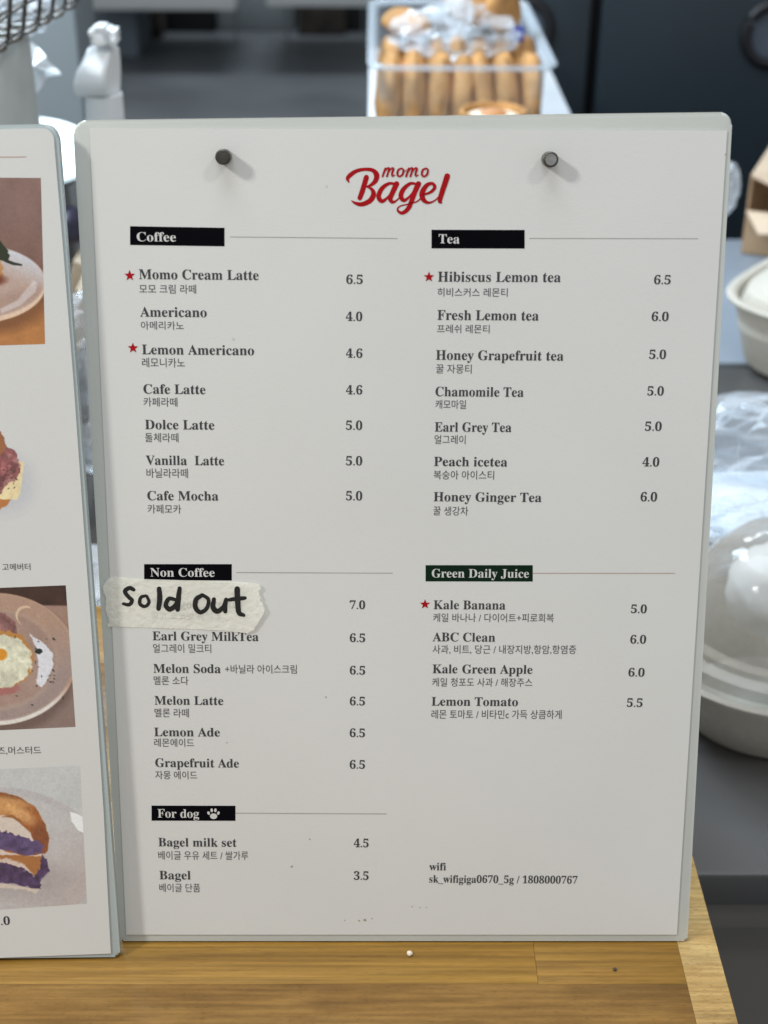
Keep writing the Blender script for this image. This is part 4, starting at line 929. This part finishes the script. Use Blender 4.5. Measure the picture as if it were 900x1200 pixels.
# pale round plate standing tilted
pl_y = .66; pc_ = aty(36, 178, pl_y); mpp = (pc_ - CAM).length / F
bm = bmesh.new(); lathe(bm, [(.030, -.006), (.048, -.001), (.0475 * 1.04, .001), (.0475 * 1.0, .002), (.030, -.003), (.004, -.003)], (0, 0, 0), 48)
o = bobj('plate', bm, PLATE, smooth=True); o.location = pc_; o.rotation_euler = (math.radians(14), math.radians(6), 0); tag(o, 'pale bluish round plate behind the gap between the boards', 'plate')
ps2 = empty('jar', (pc_.x, pc_.y, CZ)); tag(ps2, 'grey jar under the pale plate behind the boards', 'jar')
bm = bmesh.new(); lathe(bm, [(.028, .0005), (.03, .004), (.03, pc_.z - CZ - .022), (.024, pc_.z - CZ - .016), (.0235, pc_.z - CZ - .014)], (pc_.x, pc_.y, CZ), 32); bobj('jar_body', bm, STEEL, ps2, smooth=True)
# dispenser
dy = .55; def_ = lambda x, y: aty(x / 4.5, y / 4.5, dy)
dp = empty('dispenser_bottle', (def_(510, 500).x, dy + .015, CZ)); tag(dp, 'white plastic dispenser bottle with knobbly cap behind the menu board', 'bottle')
secs = [(470, 585, 630, 240, .010), (448, 575, 634, 290, .006), (428, 562, 638, 335, .003), (405, 548, 641, 372, 0), (388, 546, 640, 430, -.002), (385, 550, 638, 470, -.002), (394, 556, 634, 510, 0)]
bm = bmesh.new(); R = []
for xa, xm, xb, y, d in secs:
    R.append([bm.verts.new(aty(xa / 4.5, y / 4.5, dy + d + .004)), bm.verts.new(aty(xm / 4.5, y / 4.5, dy + d - .002)), bm.verts.new(aty(xb / 4.5, y / 4.5, dy + d + .022)), bm.verts.new(aty((xa + 40) / 4.5, y / 4.5, dy + .036))])
for A, B in zip(R, R[1:]):
    for k in range(4): bm.faces.new((A[k], A[(k + 1) % 4], B[(k + 1) % 4], B[k]))
bm.faces.new(R[0]); bm.faces.new(R[-1]); bmesh.ops.recalc_face_normals(bm, faces=bm.faces)
bmesh.ops.bevel(bm, geom=[e for e in bm.edges if len(e.link_faces) == 2 and e.calc_face_angle(0) > .5], offset=.0012, segments=2, affect='EDGES')
bobj('dispenser_head', bm, WHITE, dp, smooth=True)
A = def_(428, 516); B = def_(630, 516)
bm = bmesh.new(); rr0 = (B.x - A.x) / 2; lathe(bm, [(rr0, A.z - CZ - .0002), (rr0, A.z - CZ - .02), (rr0 * 1.05, .11), (.03, .09), (.031, .003), (.029, .0005)], ((A.x + B.x) / 2, dy + .012, CZ), 32); bobj('bottle_body', bm, WHITE, dp, smooth=True)
bm = bmesh.new()
for x, y, r in ((482, 185, 20), (500, 170, 22), (528, 168, 26), (552, 185, 24), (585, 195, 24), (520, 215, 34), (560, 222, 34), (595, 225, 18), (492, 222, 20)):
    p = def_(x, y); rr1 = r / 4.5 * .00056; add_box(bm, (p.x, p.y + .010 + random.uniform(-.003, .003), p.z), (rr1 * 1.8, .016, rr1 * 1.8), Matrix.Rotation(random.uniform(-.4, .4), 3, 'Y'), bev=rr1 * .35)
bobj('cap', bm, WHITE, dp, smooth=True)
# little things seen in the gap between boards
c = aty(80, 264, .62); crumple('purple_pouch', c, (.016, .02, .016), 71, PURPLE, 'dark purple pouch in the gap between the two boards', 'pouch', sub=3, amp=.3)
for i, (px, py, y) in enumerate(((84, 318, .58), (86, 352, .52))):
    q0 = aty(px - 16, py - 20, y); q1 = aty(px + 7, py - 26, y); 
    o = boxo('carton_stack', ((q0.x + q1.x) / 2, y + .03, aty(px, py, y).z - .02), (q1.x - q0.x, .05, .05), KRAFTL, rot=Matrix.Rotation(.35, 3, 'Y'), bev=.001)
    o.name = 'small_carton'; tag(o, ['upper cream carton corner in the gap between the two boards', 'lower cream carton corner in the gap between the two boards'][i], 'carton')
c = aty(98, 450, .36); crumple('plastic_bag', (c.x, c.y, c.z), (.045, .05, .062), 55, FILM, 'silvery crumpled plastic bag in the gap between the boards', 'plastic bag', amp=.4)
c = aty(108, 600, .32); crumple('plastic_bag', (c.x, c.y, CZ + .038), (.05, .045, .038), 59, WFILM, 'whitish plastic bag low in the gap behind the wooden table', 'plastic bag', amp=.3)
# grey steel post / appliance behind left
q = aty(92, 60, 1.25); q0 = aty(20, 60, 1.25)
fp = boxo('grey_post', ((q.x + q0.x) / 2, 1.31, (-.95 + .35) / 2), (q.x - q0.x, .12, 1.298), GREYM, bev=.006); tag(fp, 'grey metal upright standing left of the white dispenser', 'post')
# far things on the floor
def floor_box(name, x0, x1, ytop, ybot, label, cat, m, depth=.4, z0=-.95):
    f0 = atz((x0 + x1) / 2, ybot, z0); A = aty(x0, ybot, f0.y); B = aty(x1, ybot, f0.y); zt = aty(x0, ytop, f0.y).z
    o = boxo(name, ((A.x + B.x) / 2, f0.y + depth / 2, (z0 + zt) / 2 + .001), (B.x - A.x, depth, zt - z0), m, bev=.01); return tag(o, label, cat) 
floor_box('storage_box', 93, 163, -30, 68, 'slate blue storage box on the floor left of the grey floor area', 'box', BLUEG)
floor_box('dark_crate', 186, 252, -8, 38, 'near black crate under the left white table far behind', 'crate', BLACK)
floor_box('dark_bag', 150, 190, -8, 46, 'dark grey bag beside the slate blue box', 'bag', BROWNC)
floor_box('grey_stool', 255, 345, -10, 36, 'grey blue drum between the two far tables', 'drum', GREYM)
floor_box('brown_bag', 350, 405, -8, 42, 'dark brown bag under the right far table', 'bag', BROWNC)
floor_box('dark_crate', 398, 432, -8, 38, 'black crate right of the brown bag far behind', 'crate', BLACK)
for x0, x1, yb, lb_ in ((104, 276, 12, 'far white table at the top left of the picture'), (312, 440, 8, 'far white table at the top centre of the picture')):
    dd = 5.5; A = aty(x0, yb, dd); B = aty(x1, yb, dd)
    ft = empty('far_table', ((A.x + B.x) / 2, dd, -.95)); tag(ft, lb_, 'table')
    boxo('table_top', ((A.x + B.x) / 2, dd + .3, A.z + .04), (B.x - A.x, .6, .08), TABLEW, ft, bev=.01)
    for xx in (A.x + .05, B.x - .05): boxo('leg', (xx, dd + .54, (A.z - .95) / 2), (.012, .012, A.z + .948), GREYM, ft, bev=.002)
